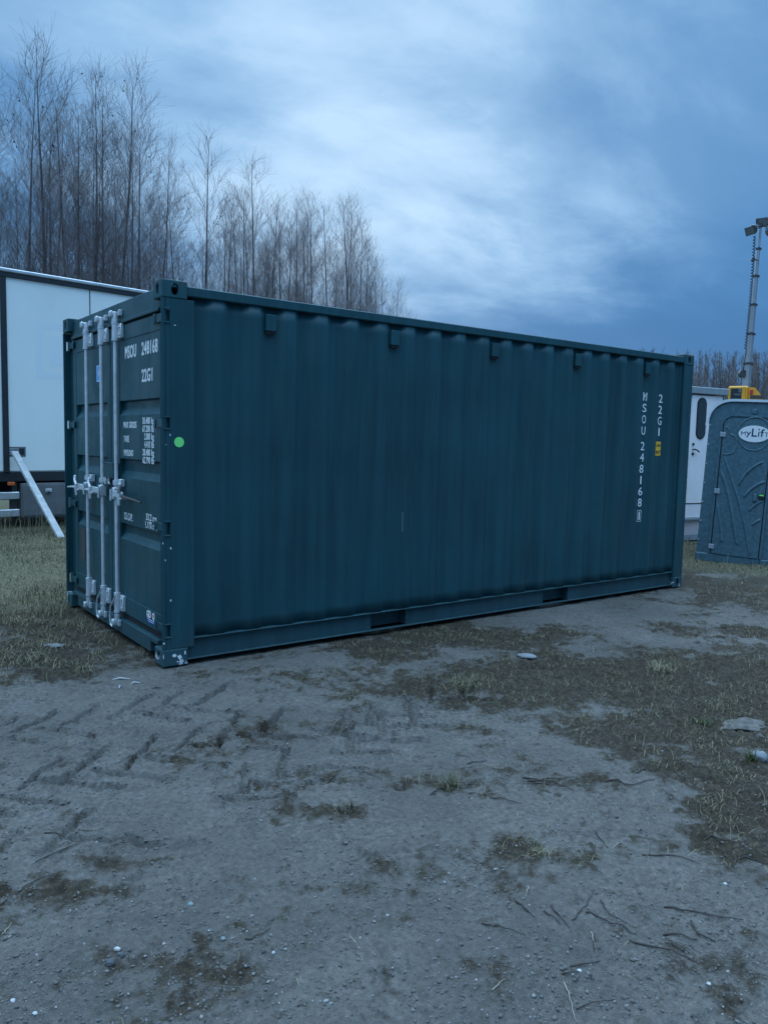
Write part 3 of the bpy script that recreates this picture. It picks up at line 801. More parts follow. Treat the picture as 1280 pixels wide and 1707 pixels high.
# door
def rnd_rect(x0, x1, z0, z1, r, n=6):
    p = [(x0, z0)]
    for k in range(n+1): a = math.pi-math.pi/2*k/n; p.append((x0+r+r*math.cos(a), z1-r+r*math.sin(a)))
    for k in range(n+1): a = math.pi/2-math.pi/2*k/n; p.append((x1-r+r*math.cos(a), z1-r+r*math.sin(a)))
    p.append((x1, z0)); return p
TDR = MB().prism(rnd_rect(.197, .797, .125, 2.02, .12), lambda a, c, y: (a, y, c), -.008, .0115).build('door', m_pl, tl, True)
p = MB(); o_ = rnd_rect(.150, .840, .125, 2.075, .15); i_ = rnd_rect(.180, .812, .125, 2.043, .13)
p.prism(o_+i_[::-1], lambda a, c, y: (a, y, c), -.006, .0115); p.build('door_moulding', m_pl, tl, True)
tb('door_gap', (.800, -.001, .13), (.808, .0117, 1.95), m_dark, tl); tb('door_gap', (.186, -.001, .13), (.194, .0117, 1.93), m_dark, tl)
tb('vent_clip', (.53, -.016, 2.085), (.59, .011, 2.15), m_pl, tl, .006)
for z in (1.785, 1.0, .222): tb('hinge', (.158, -.022, z-.034), (.232, -.0085, z+.034), m_plhinge, TDR, .006)
def rib(pts, r=.017):
    r *= 1.35
    P3 = [Vector((a, -.008+r*.25, c)) for a, c in pts]
    # Catmull-Rom
    Q = [P3[0]]+P3+[P3[-1]]; out = []
    for i in range(1, len(Q)-2):
        for k in range(6):
            t_ = k/6
            out.append(.5*((2*Q[i])+(Q[i+1]-Q[i-1])*t_+(2*Q[i-1]-5*Q[i]+4*Q[i+1]-Q[i+2])*t_**2+(-Q[i-1]+3*Q[i]-3*Q[i+1]+Q[i+2])*t_**3))
    out.append(P3[-1]); n = len(out)
    rr = [r*min(1, .4+min(i, n-1-i)*.35) for i in range(n)]
    return MB().tube(out, rr, 8).build('moulded_rib', m_pl, TDR, True)
L = lambda s_, z: (s_-.042*z, z)
rib([L(.225+.075, 1.50), L(.40, 1.22), L(.50, .95), L(.60, .62), L(.67, .30), L(.70, .15)], .013)
rib([L(.275, 1.28), L(.36, 1.05), L(.44, .75), L(.50, .45), L(.535, .28)], .019)
rib([L(.245, .85), L(.29, .62), L(.325, .40), L(.345, .29)], .016)
rib([L(.50, 1.10), L(.58, 1.26), L(.68, 1.37), L(.80, 1.455)], .015)
rib([L(.572, .937), L(.66, 1.06), L(.75, 1.14), L(.835, 1.185)], .017)
rib([L(.65, .76), L(.71, .84), L(.77, .89), L(.82, .92)], .014)
rib([L(.698, .573), L(.75, .625), L(.81, .665)], .014)
rib([L(.29, 1.90), L(.335, 1.87), L(.355, 1.80), L(.42, 1.77), L(.455, 1.68), L(.42, 1.56), L(.33, 1.515), L(.28, 1.53)], .009)
p = MB(); cx, cz = .588, 1.815
ring = [(cx+.205*math.cos(2*math.pi*k/36), -.006, cz+.225*math.sin(2*math.pi*k/36)) for k in range(37)]
p.tube(ring, .011, 8, False); p.build('moulded_ring', m_pl, TDR, True)
sg = MB().prism([(cx+.196*math.cos(2*math.pi*k/40), cz+.112*math.sin(2*math.pi*k/40)) for k in range(40)], lambda a, c, y: (a, y, c), -.018, -.0075).build('oval_sign', m_white, TDR)
def sign_txt(txt, x0, x1, z0, ht, mat, fz=.73, bold=0.):
    me = text_mesh('sign_lettering', txt, 1., mat, bold=bold)
    a, c, _, _ = bounds(me); me.transform(Matrix.Diagonal(((x1-x0)/(c-a), ht/fz, 1, 1)) @ Matrix.Translation((-a, 0, 0)))
    link_mesh('sign_lettering', me, sg, Matrix(((1, 0, 0, x0), (0, 0, -1, -.0192), (0, 1, 0, z0), (0, 0, 0, 1))))
m_navyt = simple('sign_navy', (.03, .05, .13), .5)
sign_txt('M', .424, .482, 1.790, .056, m_navyt); sign_txt('y', .487, .548, 1.790, .080, m_navyt, bold=.01)
sign_txt('L', .556, .622, 1.780, .112, m_navyt, bold=.014); sign_txt('\u0131', .636, .650, 1.783, .105, m_navyt)
sign_txt('f', .662, .712, 1.783, .105, m_navyt, bold=.01); sign_txt('T', .716, .764, 1.783, .064, m_navyt)
MB().prism([(.643+.010*math.cos(2*math.pi*k/14), 1.876+.010*math.sin(2*math.pi*k/14)) for k in range(14)], lambda a, c, y: (a, y, c), -.0195, -.0185).build('sign_dot', m_red, sg)
lt = tb('latch', (.655, -.030, .905), (.705, -.0085, 1.005), m_pl, TDR, .008)
p = MB().tube([(.762, -.03, .975), (.762, -.008, .975)], [.040, .044], 18).build('lock_indicator', m_dark, TDR, True)
MB().prism([(.762+.032*math.cos(math.pi*k/12), .985+.022*math.sin(math.pi*k/12)) for k in range(13)], lambda a, c, y: (a, y, c), -.032, -.0302).build('indicator_window', m_green, p)

# ------------------------------------------------------------------ white site cabin behind the toilet
K0 = at_ground(1148, 903); kd = Vector((.99, -.14, 0)).normalized()
cb = empty('site_cabin', (K0.x, K0.y, gz(K0.x, K0.y)), (0, 0, math.atan2(kd.y, kd.x)))
tag(cb, 'small white site cabin with an oval window in its door, behind the container end', 'cabin')
m_cab = simple('cabin_white', (.95, .86, .86), .45, 0, .05, 3, .05, 30); m_cabg = simple('cabin_grey', (.30, .33, .35), .5, .2, .1, 8)
m_glass = simple('window_glass', (.045, .05, .055), .08, 0, .1); m_pink = simple('cabin_skirt', (.56, .46, .46), .6, 0, .1, 5)
tb('wall', (-2.6, .012, .64), (.66, 2.3, 2.44), m_cab, cb)
tb('roof', (-2.66, -.06, 2.462), (.70, 2.36, 2.575), m_cabg, cb, .01)
tb('corner_trim', (.625, -.012, .64), (.675, .0118, 2.46), m_cabg, cb)
cdoor = tb('door', (-.125, -.012, .645), (.610, .0115, 2.442), m_cab, cb, .004)
def stad_pts(xc, zc_, w_, h_, n=10): return [(xc+a, zc_+c) for a, c in stadium(w_, h_, n)]
p = MB(); p.prism(stad_pts(.105, 2.06, .222, .690), lambda a, c, y: (a, y, c), -.022, -.0125); wf_ = p.build('window_frame', m_rubber, cdoor)
p = MB(); p.prism(stad_pts(.105, 2.06, .190, .655), lambda a, c, y: (a, y, c), -.026, -.0222); p.build('window', m_glass, cdoor)
p = MB(); p.tube([(-.055, -.013, 1.545), (-.055, -.06, 1.545), (.0, -.062, 1.53), (.045, -.062, 1.50)], .011, 8); p.build('handle', m_rubber, cdoor, True)
for z in (1.63, 1.47): MB().tube([(-.055, -.0125, z), (-.055, -.028, z)], .022, 12).build('lock', m_rubber, cdoor)
tb('hinge', (.205, -.03, 1.94), (.235, -.0125, 1.99), m_white, cdoor, .004)
tb('sill_gap', (-2.6, .0, .628), (.66, .3, .640), m_dark, cb)
tb('lower_panel', (-2.6, .0, .405), (.66, 2.3, .627), m_cab, cb, .003)
tb('rail', (-2.6, -.03, .360), (.66, 2.3, .400), m_cabg, cb, .004)
tb('skirt', (-2.6, .01, .125), (.66, 2.3, .358), m_pink, cb, .003)
tb('base_beam', (-2.6, -.02, .02), (.66, 2.3, .123), m_cabg, cb, .004)
# back part so the side view is closed
# ------------------------------------------------------------------ lighting tower
LB = at_depth(1243, 640, 18.0); bx0 = Vector((LB.x, LB.y, 0))
lm = empty('lighting_mast', (bx0.x, bx0.y, gz(bx0.x, bx0.y)))
_mt = at_depth(1267.5, 372, 18.0); _mb = at_depth(1243.7, 639, 18.0); _ax = (_mt-_mb).normalized()
_b0 = _mb-_ax*(_mb.z/_ax.z); lm.location = (_b0.x, _b0.y, gz(_b0.x, _b0.y))
lm.rotation_euler = Vector((0, 0, 1)).rotation_difference(_ax).to_euler()
tag(lm, 'tall grey telescopic lighting mast with floodlights and a coiled cable', 'light mast')
m_mast = simple('mast_steel', (.30, .33, .36), .45, .5, .1, 10); m_lamp = simple('lamp_housing', (.06, .063, .067), .5, .2); m_lens = simple('lamp_glass', (.13, .145, .16), .15)
lmr = lm.rotation_euler.to_matrix().inverted()
def mast_z(v): return at_depth(1243+(640-v)*.072, v, 18.0).z
zz = [0.35]+[mast_z(v) for v in (603, 553, 504, 456, 410, 372)]
wd = [.066, .056, .047, .039, .031, .023]
for i in range(6):
    a = zz[i]-(.0 if i == 0 else .02); p = MB(); w_ = wd[i]; p.box((-w_, -w_, zz[i]), (w_, w_, zz[i+1]-.001), .01)
    o = p.build('mast_section', m_mast, lm)
    MB().box((-w_-.018, -w_-.018, zz[i+1]-.045), (w_+.018, w_+.018, zz[i+1]-.0005), .004).build('collar', m_lamp, o)
# trailer base with outriggers
MB().box((-.75, -.5, .30), (.9, .5, .42), .02).box((-.35, -.35, .42), (-.12, .35, 1.5), .02).build('base_frame', m_mast, lm)
for sx, sy in ((-1, -1), (-1, 1), (1, -1), (1, 1)):
    MB().tube([(sx*.6, sy*.45, .36), (sx*1.0, sy*.95, .36), (sx*1.0, sy*.95, .02)], .035, 8).build('outrigger', m_mast, lm)
for sy in (-1, 1): MB().tube([(.1, sy*.52, .3), (.1, sy*.70, .3)], .30, 20).build('wheel', m_tyre, lm, True)
RV = Vector((RT.x, RT.y, 0)).normalized(); FV = Vector((FW.x, FW.y, 0)).normalized()
MB().tube([(-RV*.11+Vector((0, 0, mast_z(622)))-FV*.04), (-RV*.11+Vector((0, 0, mast_z(622)))+FV*.06)], .085, 16).build('winch', m_lamp, lm, True)
top = zz[-1]
MB().tube([RV*-.22+Vector((0, 0, top-.02)), RV*.24+Vector((0, 0, top-.02))], .022, 8).build('lamp_bar', m_mast, lm)
def lamp(off, size, face):
    face = Vector(face).normalized(); x_ = Vector((0, 0, 1)).cross(face).normalized(); y_ = face.cross(x_)
    B = Matrix((x_, y_, face)).transposed().to_4x4(); B.translation = off
    p = MB(); s = size/2
    A = [(-s, -s*.75), (s, -s*.75), (s, s*.75), (-s, s*.75)]
    v0 = [p.bm.verts.new((a, c, .06)) for a, c in A]; v1 = [p.bm.verts.new((a*.55, c*.55, -.11)) for a, c in A]
    p.bm.faces.new(v0); p.bm.faces.new(v1[::-1])
    for i in range(4): p.bm.faces.new((v0[i], v1[i], v1[(i+1) % 4], v0[(i+1) % 4]))
    o = p.build('floodlight', m_lamp, lm); o.matrix_local = B
    MB().box((-s*.9, -s*.66, .061), (s*.9, s*.66, .066)).build('lens', m_lens, o)
    MB().tube([(-s*1.06, 0, 0), (-s*1.06, 0, -.14), (s*1.06, 0, -.14), (s*1.06, 0, 0)], .012, 6).build('bracket', m_lamp, o)
lamp(-RV*.20+Vector((0, 0, top-.14)), .25, -RV*.9+Vector((0, 0, -.55))-FV*.5)
lamp(RV*.03+Vector((0, 0, top+.09)), .25, -RV*.5+Vector((0, 0, -.6))-FV*.7)
lamp(RV*.26+Vector((0, 0, top-.16)), .25, RV*.9+Vector((0, 0, -.6))-FV*.4)
lamp(RV*.30+Vector((0, 0, top+.04)), .24, RV*.8+Vector((0, 0, -.6))+FV*.4)
# coiled cable
c0 = -RV*.17+Vector((0, 0, top-.22)); c1 = -RV*.10+Vector((0, 0, mast_z(583)))
def mast_local(u, v): return lmr @ (at_depth(u, v, 17.9)-lm.location)
c0 = mast_local(1256.7, 393); c1 = mast_local(1241.5, 583)
pts = []; nturn = 38
for i in range(nturn*8+1):
    t_ = i/(nturn*8); a = 2*math.pi*i/8
    pts.append(c0.lerp(c1, t_)+RV*.024*math.cos(a)+FV*.024*math.sin(a)+RV*.02*math.sin(t_*3.14))
pts.append(c1-Vector((0, 0, .5)))
MB().tube(pts, .011, 5).build('coiled_cable', m_rubber, lm, True)
q = mast_local(1254.7, 433); MB().tube([q-FV*.03, q+FV*.03], .045, 12).tube([q, q+RV*.12], .015, 6).build('cable_guide', m_lamp, lm, True)

# ------------------------------------------------------------------ yellow machine behind the toilet
YB = at_depth(1242, 655, 16.6); yl = empty('construction_machine', (YB.x, YB.y, gz(YB.x, YB.y)))
yl.rotation_euler = (0, 0, math.atan2(RT.y, RT.x)-R(24))
tag(yl, 'yellow construction machine with a dark cab window showing above the toilet roof', 'machine')
m_yel = simple('machine_yellow', (.80, .36, .025), .45, 0, .1, 6, .1, 40); m_dglass = simple('dark_glass', (.03, .035, .04), .1)
zt = at_depth(1225, 643, 16.6).z; zb_ = zt-1.5
def yb2(name, lo, hi, mat, par=yl, bev=.0): return MB().box(lo, hi, bev).build(name, mat, par)
cabn = yb2('cab', (-.34, -.02, zb_), (.06, 1.1, zt-.001), m_yel, bev=.03)
yb2('cab_window', (-.29, -.032, zt-1.0), (-.075, -.0205, zt-.055), m_dglass, cabn); yb2('cab_window', (-.352, .1, zt-1.0), (-.3405, .95, zt-.06), m_dglass, cabn)
yb2('window_bar', (-.22, -.04, zt-.20), (-.09, -.033, zt-.165), m_lens, cabn); yb2('window_bar', (-.14, -.041, zt-.14), (-.085, -.0405+.008, zt-.06), m_lens, cabn)
yb2('cab_post', (-.075, -.04, zb_), (-.005, -.0205, zt-.02), m_yel, cabn, .006)
p = MB(); p.prism([(.062, zb_), (.062, zt-.03), (.18, zt-.04), (.30, zt-.20), (.40, zt-.45), (.42, zb_)], lambda a, c, y: (a, y, c), -.01, 1.05); hood = p.build('hood', m_yel, yl)
yb2('tail_light', (.08, -.03, zt-.18), (.14, -.0105, zt-.08), m_red, hood, .004); yb2('hood_grille', (.09, -.03, zt-.27), (.33, -.0105, zt-.20), m_brown, hood)
yb2('body', (-.7, -.1, .62), (.8, 1.2, zb_-.002), m_yel, bev=.05)
for y in (-.12, .92):
    o = MB().tube([(-.55, y, .3), (-.55, y+.3, .3)], .28, 18).tube([(.6, y, .3), (.6, y+.3, .3)], .28, 18).box((-.55, y+.01, .03), (.6, y+.29, .57)).build('track', m_tyre, yl)
yb2('undercarriage', (-.3, .0, .25), (.4, 1.1, .618), m_tdark)

# ------------------------------------------------------------------ bare birch trees
m_bark, t, b = new_mat('birch_trunk')
P = N(t, 'ShaderNodeTexCoord').outputs['Object']
mpn = N(t, 'ShaderNodeMapping'); t.links.new(P, mpn.inputs[0]); mpn.inputs['Scale'].default_value = (3, 3, 1.2)
t.links.new(ramp(t, noise(t, mpn.outputs[0], 3, 5, .65), [(.35, (.045, .040, .042)), (.52, (.10, .093, .095)), (.7, (.24, .23, .23))]), b.inputs['Base Color']); b.inputs['Roughness'].default_value = .85
m_twig = simple('birch_twigs', (.165, .135, .135), .8, 0, .25, 2)
m_leaf = simple('dead_leaves', (.045, .035, .025), .8)
def birch(seed, H=12., nb=62, spread=1., multi=0):
    rnd = random.Random(seed); T_ = MB()
    Vv = []; Ff = []
    def tube3(pts, r0, r1, sides=3):
        n = len(pts); base = len(Vv)
        d = (pts[-1]-pts[0]).normalized(); a = d.orthogonal().normalized(); bb = d.cross(a)
        for i, p_ in enumerate(pts):
            r = r0+(r1-r0)*i/(n-1)
            for k in range(sides):
                an = 2*math.pi*k/sides; Vv.append(p_+(a*math.cos(an)+bb*math.sin(an))*r)
        for i in range(n-1):
            for k in range(sides):
                Ff.append((base+i*sides+k, base+i*sides+(k+1) % sides, base+(i+1)*sides+(k+1) % sides, base+(i+1)*sides+k))
    def limb(p0, d, Ln, r0, r1, n, curl, wob):
        pts = [p0.copy()]; d = d.normalized()
        for i in range(n):
            d = (d+Vector((rnd.uniform(-wob, wob), rnd.uniform(-wob, wob), curl))).normalized()
            pts.append(pts[-1]+d*(Ln/n))
        tube3(pts, r0, r1); return pts
    def trunk(p0, lean, Ht, r0):
        pts = [p0.copy()]; d = lean.normalized(); n = 14
        for i in range(n):
            d = (d+Vector((rnd.uniform(-.03, .03), rnd.uniform(-.03, .03), .05))).normalized(); pts.append(pts[-1]+d*Ht/n)
        T_.tube(pts, [max(.006, r0*(1-i/n)**.85+.005) for i in range(n+1)], 7)
        return pts
    def dress(pts, Ht, nb_, smin):
        n = len(pts)-1; az = rnd.uniform(0, 6.28)
        for i in range(nb_):
            f = smin+(0.985-smin)*((i+rnd.random())/nb_)
            q = f*n; k = min(int(q), n-1); p0 = pts[k].lerp(pts[k+1], q-k)
            az += 2.4+rnd.uniform(-.5, .5)
            inc = R(rnd.uniform(36, 58))*(1-.35*f)
            d = Vector((math.cos(az)*math.sin(inc), math.sin(az)*math.sin(inc), math.cos(inc)))
            Lb = spread*(.6+4.3*(1-f)**.8)*rnd.uniform(.55, 1.15)*Ht/12*(1 if f > .3 else .8)
            rb = .005+.010*(1-f)*Lb/3
            bp = limb(p0, d, Lb, rb, .0042, 6, .055, .035)
            ns = int(4+Lb*4.2)
            for j in range(ns):
                g = .22+.76*(j+rnd.random())/ns; kk = min(int(g*6), 5); p1 = bp[kk].lerp(bp[kk+1], g*6-kk)
                dd = (bp[kk+1]-bp[kk]).normalized(); sd_ = dd.orthogonal(); sd_.rotate(Matrix.Rotation(rnd.uniform(0, 6.28), 3, dd))
                L2 = Lb*(1-g*.7)*rnd.uniform(.28, .5)+.28
                sp_ = limb(p1, dd+sd_*rnd.uniform(.45, .85)+Vector((0, 0, .25)), L2, .0040, .0022, 4, .07, .045)
                for m_ in range(2 if L2 < .6 else 4):
                    g2 = rnd.uniform(.25, .95); kk2 = min(int(g2*4), 3); p2 = sp_[kk2]
                    dd2 = (sp_[kk2+1]-sp_[kk2]).normalized(); s2 = dd2.orthogonal(); s2.rotate(Matrix.Rotation(rnd.uniform(0, 6.28), 3, dd2))
                    limb(p2, dd2+s2*rnd.uniform(.4, .8), rnd.uniform(.3, .75), .0025, .0017, 2, .07, .04)
    tp = trunk(Vector((0, 0, -.1)), Vector((rnd.uniform(-.03, .03), rnd.uniform(-.03, .03), 1)), H, .074)
    dress(tp, H, nb, .12)
    for k in range(multi):
        a = rnd.uniform(0, 6.28); t2 = trunk(Vector((.1*math.cos(a), .1*math.sin(a), -.1)), Vector((.16*math.cos(a), .16*math.sin(a), 1)), H*rnd.uniform(.72, .9), .042)
        dress(t2, H*.8, int(nb*.6), .15)
    crown = np_mesh('crown', [tuple(v) for v in Vv], Ff, m_twig)
    trunkm = T_.mesh('trunk', m_bark, True)
    lv = MB()
    for _ in range(60):
        q = Vv[rnd.randrange(len(Vv))]
        if q.z < H*.72: continue
        s_ = rnd.uniform(.03, .05)
        a = Vector((rnd.uniform(-1, 1), rnd.uniform(-1, 1), rnd.uniform(-.3, .3))).normalized(); c = a.orthogonal().normalized()
        lv.bm.faces.new([lv.bm.verts.new(q+a*s_*x_+c*s_*1.3*y_-Vector((0, 0, .05))) for x_, y_ in ((-.6, 0), (0, -.8), (.6, 0), (0, .8))])
    leaf = lv.mesh('leaves', m_leaf)
    return trunkm, crown, leaf
PROTO = [birch(101, 12, 46, .95), birch(102, 12, 38, .8, 1), birch(103, 12, 48, 1.0), birch(104, 12, 40, .75), birch(105, 12, 36, .85, 2), birch(106, 12, 42, 1.05, 1)]
def plant(u, vtop, D, k, label, group=None, leaves=False, wide=1., name='birch_tree'):
    p = at_depth(u, vtop, D); sc_ = (p.z+.05)/12.45
    o = empty(name, (p.x, p.y, gz(p.x, p.y))); o.rotation_euler = (0, 0, (u*1.7+vtop*.37) % 6.28); o.scale = (sc_*wide, sc_*wide, sc_)
    tm, cm, lf = PROTO[k % 6]
    link_mesh('trunk', tm, o); link_mesh('crown', cm, o)
    if leaves: link_mesh('leaves', lf, o)
    tag(o, label, 'tree', group)
big = [(64, 42, 26, 0, 'tallest bare birch, a few dead leaves at its tip, above the white truck', 1.05),
       (148, 98, 27, 3, 'tall straight bare birch, second highest, above the seam of the white truck', .95),
       (199, 92, 27.5, 2, 'tall bare birch with leaning tip, right of the second tallest birch above the truck', .95),
       (340, 214, 28, 3, 'lone slender bare birch rising above the near top corner of the container', 1.),
       (431, 246, 29, 4, 'bare birch with several stems, tallest above the first side ventilator', 1.),
       (492, 318, 30, 3, 'thin pale bare birch right of the many-stemmed birch behind the container', .8),
       (534, 322, 30, 2, 'bushy bare birch left of the right-hand clump behind the container', .9),
       (592, 318, 31, 1, 'bare birch forming the peak of the right-hand clump behind the container', .9),
       (262, 226, 27, 2, 'bare birch standing at the right edge of the thick left clump', .85),
       (620, 398, 31, 5, 'low spreading bare birch right of the peak of the right-hand clump', .9),
       (648, 470, 31.5, 2, 'lowest bare birch at the right end of the row behind the container', 1.1),
       (-6, 118, 26, 5, 'bare birch cut off by the left edge of the picture', 1.)]
for i, (u, v, Dp, k, lab, wd_) in enumerate(big): plant(u, v, Dp, k, lab, 'bare birches behind the container', i in (0, 1, 2, 3, 4, 7, 9), wd_)
rnd = random.Random(77)
env = [(-60, 130), (0, 150), (64, 90), (110, 150), (150, 120), (200, 120), (240, 190), (270, 250), (300, 330), (340, 270), (375, 320), (430, 290), (470, 330), (530, 340), (590, 335), (620, 400), (650, 480), (670, 520)]
def envv(u):
    for (a, va), (c, vc) in zip(env, env[1:]):
        if a <= u <= c: return va+(vc-va)*(u-a)/(c-a)
    return 400
for i in range(20):
    u = -50+i*(705/20)+rnd.uniform(-9, 9)
    v = envv(u)+rnd.uniform(15, 170)
    if u > 600: v = max(v, 385+(u-615)*2.4)
    Dp = rnd.uniform(25, 34)
    side = u < 285
    plant(u, v, Dp, rnd.randrange(6), 'slender bare birch in the thick clump above the white truck' if side else 'slender bare birch in the row behind the container roof',
          'birches of the left clump' if side else 'birches of the row behind the roof', False, rnd.uniform(.75, 1.0))
for k, (u, v) in enumerate(((30, 92), (112, 150), (178, 122), (236, 190), (212, 210), (86, 170), (300, 320), (374, 312), (405, 310), (455, 318), (508, 345), (520, 335), (556, 332), (574, 326), (606, 362), (632, 425), (640, 455), (470, 350))):
    side = u < 285
    plant(u, v, 25.5+(k*2.7) % 7, (k*5+1) % 6, 'slender bare birch in the thick clump above the white truck' if side else 'slender bare birch in the row behind the container roof',
          'birches of the left clump' if side else 'birches of the row behind the roof', k in (0, 2, 12), .85)
# far wood on the right, one mass
def far_wood():
    Vv = []; Ff = []; Cc = []; rr = random.Random(9)
    def rib_(p0, p1, w0, w1):
        d = (p1-p0); s_ = RV*1.0; b0 = len(Vv); q = FV
        for (pp, w_) in ((p0, w0), (p1, w1)):
            Vv.extend([pp-s_*w_, pp+s_*w_*.5+q*w_*.9, pp+s_*w_*.5-q*w_*.9])
        for k in range(3): Ff.append((b0+k, b0+(k+1) % 3, b0+3+(k+1) % 3, b0+3+k))
    for i in range(950):
        f = rr.random(); u = 900+1000*f if rr.random() < .7 else -350+2600*f; Dp = rr.uniform(62, 90)
        if u < 720 and rr.random() < .93: continue
        g_ = at_depth(u, 748, Dp); base = Vector((g_.x, g_.y, gz(g_.x, g_.y)-.2))
        Ht = rr.uniform(8.6, 10.8)*Dp/72
        lean = Vector((rr.uniform(-.04, .04), rr.uniform(-.04, .04), 1)); top_ = base+lean*Ht
        rib_(base, top_, .09, .015)
        for j in range(44):
            h_ = rr.uniform(.08, .96); p0 = base.lerp(top_, h_); a = rr.uniform(0, 6.28); Lb = (1-h_)*2.2*rr.uniform(.5, 1)+.5
            e = p0+Vector((math.cos(a)*Lb*.5, math.sin(a)*Lb*.5, Lb*.85)); rib_(p0, e, .016, .008)
            for m_ in range(3):
                p1 = p0.lerp(e, rr.uniform(.3, .9)); a2 = rr.uniform(0, 6.28); l2 = Lb*.45; rib_(p1, p1+Vector((math.cos(a2)*l2*.5, math.sin(a2)*l2*.5, l2*.8)), .010, .006)
    return np_mesh('far_wood', [tuple(v) for v in Vv], Ff, simple('far_twigs', (.17, .142, .135), .85, 0, .25, .3))
fwd = link_mesh('far_wood', far_wood()); tag(fwd, 'far bare wood along the horizon on the right', 'wood', kind='stuff')

# ------------------------------------------------------------------ grass, straw, pebbles (uncountable)
def mat_tint(name, rough=.8):
    m, t, b = new_mat(name); a = N(t, 'ShaderNodeVertexColor', layer_name='tint'); t.links.new(a.outputs[0], b.inputs['Base Color']); b.inputs['Roughness'].default_value = rough
    b.inputs['Specular IOR Level'].default_value = .25; return m
m_grass = mat_tint('dry_grass')
STRAW = .82*np.array([(.40, .34, .20), (.30, .255, .15), (.20, .165, .10), (.13, .105, .065), (.085, .10, .038), (.12, .135, .05), (.34, .31, .22)])
def blades(px_, py_, ln, lean, wdt, colp, flat=0.):
    n = len(px_); az = RNG.uniform(0, 2*np.pi, n); h0 = ground_h(px_, py_)
    ln = ln*RNG.uniform(.5, 1.3, n); le = np.clip(lean*RNG.uniform(.5, 1.5, n), .02, 1.55)
    dx = np.cos(az); dy = np.sin(az); sx = -dy*wdt; sy = dx*wdt
    mid = ln*.55; a1 = le*.6; a2 = le*1.35
    x1 = px_+dx*mid*np.sin(a1); y1 = py_+dy*mid*np.sin(a1); z1 = h0+np.maximum(mid*np.cos(a1), .004)
    x2 = x1+dx*ln*.5*np.sin(a2); y2 = y1+dy*ln*.5*np.sin(a2); z2 = np.maximum(z1+ln*.5*np.cos(a2), h0+.003)
    z0 = h0-.004+flat
    V = np.stack([np.stack([px_-sx, py_-sy, z0], 1), np.stack([px_+sx, py_+sy, z0], 1), np.stack([x1+sx*.8, y1+sy*.8, z1], 1), np.stack([x1-sx*.8, y1-sy*.8, z1], 1), np.stack([x2+sx*.15, y2+sy*.15, z2], 1), np.stack([x2-sx*.15, y2-sy*.15, z2], 1)], 1).reshape(-1, 3)
    b0 = np.arange(n)*6
    F = np.concatenate([np.stack([b0, b0+1, b0+2, b0+3], 1), np.stack([b0+3, b0+2, b0+4, b0+5], 1)])
    c = STRAW[RNG.choice(len(STRAW), n, p=colp)]*RNG.uniform(.7, 1.2, (n, 1))
    return V, F, np.repeat(c, 6, 0)
def scatter(n, x0, x1, y0, y1, dens):
    x = RNG.uniform(x0, x1, n); y = RNG.uniform(y0, y1, n); k = RNG.uniform(0, 1, n) < dens(x, y)
    k &= ~((x > -.02) & (x < LX+.02) & (y > -.005) & (y < WY+.005))
    return x[k], y[k]
parts = []
clump = lambda x, y, s=.25, sd=71: sstep(fbm(x, y, s, 3, sd), -.45, .5)
P1 = [.20, .24, .24, .14, .08, .05, .05]; PG = [.10, .14, .14, .08, .28, .22, .04]; PD = [.08, .22, .32, .30, .02, .0, .06]
x, y = scatter(70000, -1.9, 3.2, 1.2, 9.0, lambda x, y: meadow_mask(x, y)*(.25+.75*clump(x, y)))
parts.append(blades(x, y, .045, 1.0, .0018, P1))
x, y = scatter(26000, -1.6, 3.4, 5.0, 9.6, lambda x, y: .8*clump(x, y, .5, 72)); parts.append(blades(x, y, .055, .7, .0026, PG))
x, y = scatter(20000, -1.9, .3, .1, 3.0, lambda x, y: moss_mask(x, y)*clump(x, y, .3, 73)); parts.append(blades(x, y, .075, 1.5, .0017, PD))
x, y = scatter(42000, 6.2, 13, -2.5, 4.5, lambda x, y: meadow_mask(x, y)*(.2+.8*clump(x, y, .4, 74))); parts.append(blades(x, y, .055, 1.0, .0026, PD))
x, y = scatter(90000, .2, 6.8, -3.6, 0., lambda x, y: moss_mask(x, y)*clump(x, y, .22, 75)*.75); parts.append(blades(x, y, .045, 1.4, .0012, PD))
x, y = scatter(9000, -1.9, 6.0, -4.3, .2, lambda x, y: (.10+.7*moss_mask(x, y))*clump(x, y, .5, 76)*.6); parts.append(blades(x, y, .075, 1.5, .0012, [.25, .2, .2, .25, .02, .0, .08]))
x, y = scatter(9000, 8.0, 30, -12, 16, lambda x, y: .9+0*x); parts.append(blades(x, y, .16, .7, .006, PD))
x, y = scatter(2600, -.35, 2.4, 1.9, 3.2, lambda x, y: .9+0*x); parts.append(blades(x, y, .09, .6, .0024, PG))
# tall stalks at the foot of the truck and the toilet
V = []; F = []; Cc = []; off = 0
for v_, f_, c_ in parts: V.append(v_); F.append(f_+off); Cc.append(c_); off += len(v_)
gr = link_mesh('dry_grass', np_mesh('dry_grass', np.concatenate(V), np.concatenate(F), m_grass, np.concatenate(Cc)))
tag(gr, 'short dry grass and straw growing over the ground', 'grass', kind='stuff')
x, y = scatter(900, -1.6, 3.2, 8.2, 9.0, lambda x, y: .5+0*x); a_ = blades(x, y, .30, .35, .0035, P1)
x, y = scatter(700, 7.7, 9.6, -1.2, 1.9, lambda x, y: .25*clump(x, y, .3, 79)); b_ = blades(x, y, .26, .35, .0030, PD)
sk = link_mesh('tall_stalks', np_mesh('tall_stalks', np.concatenate([a_[0], b_[0]]), np.concatenate([a_[1], b_[1]+len(a_[0])]), m_grass, np.concatenate([a_[2], b_[2]])))
tag(sk, 'tall thin dry stalks at the foot of the truck and the toilet', 'grass', kind='stuff')
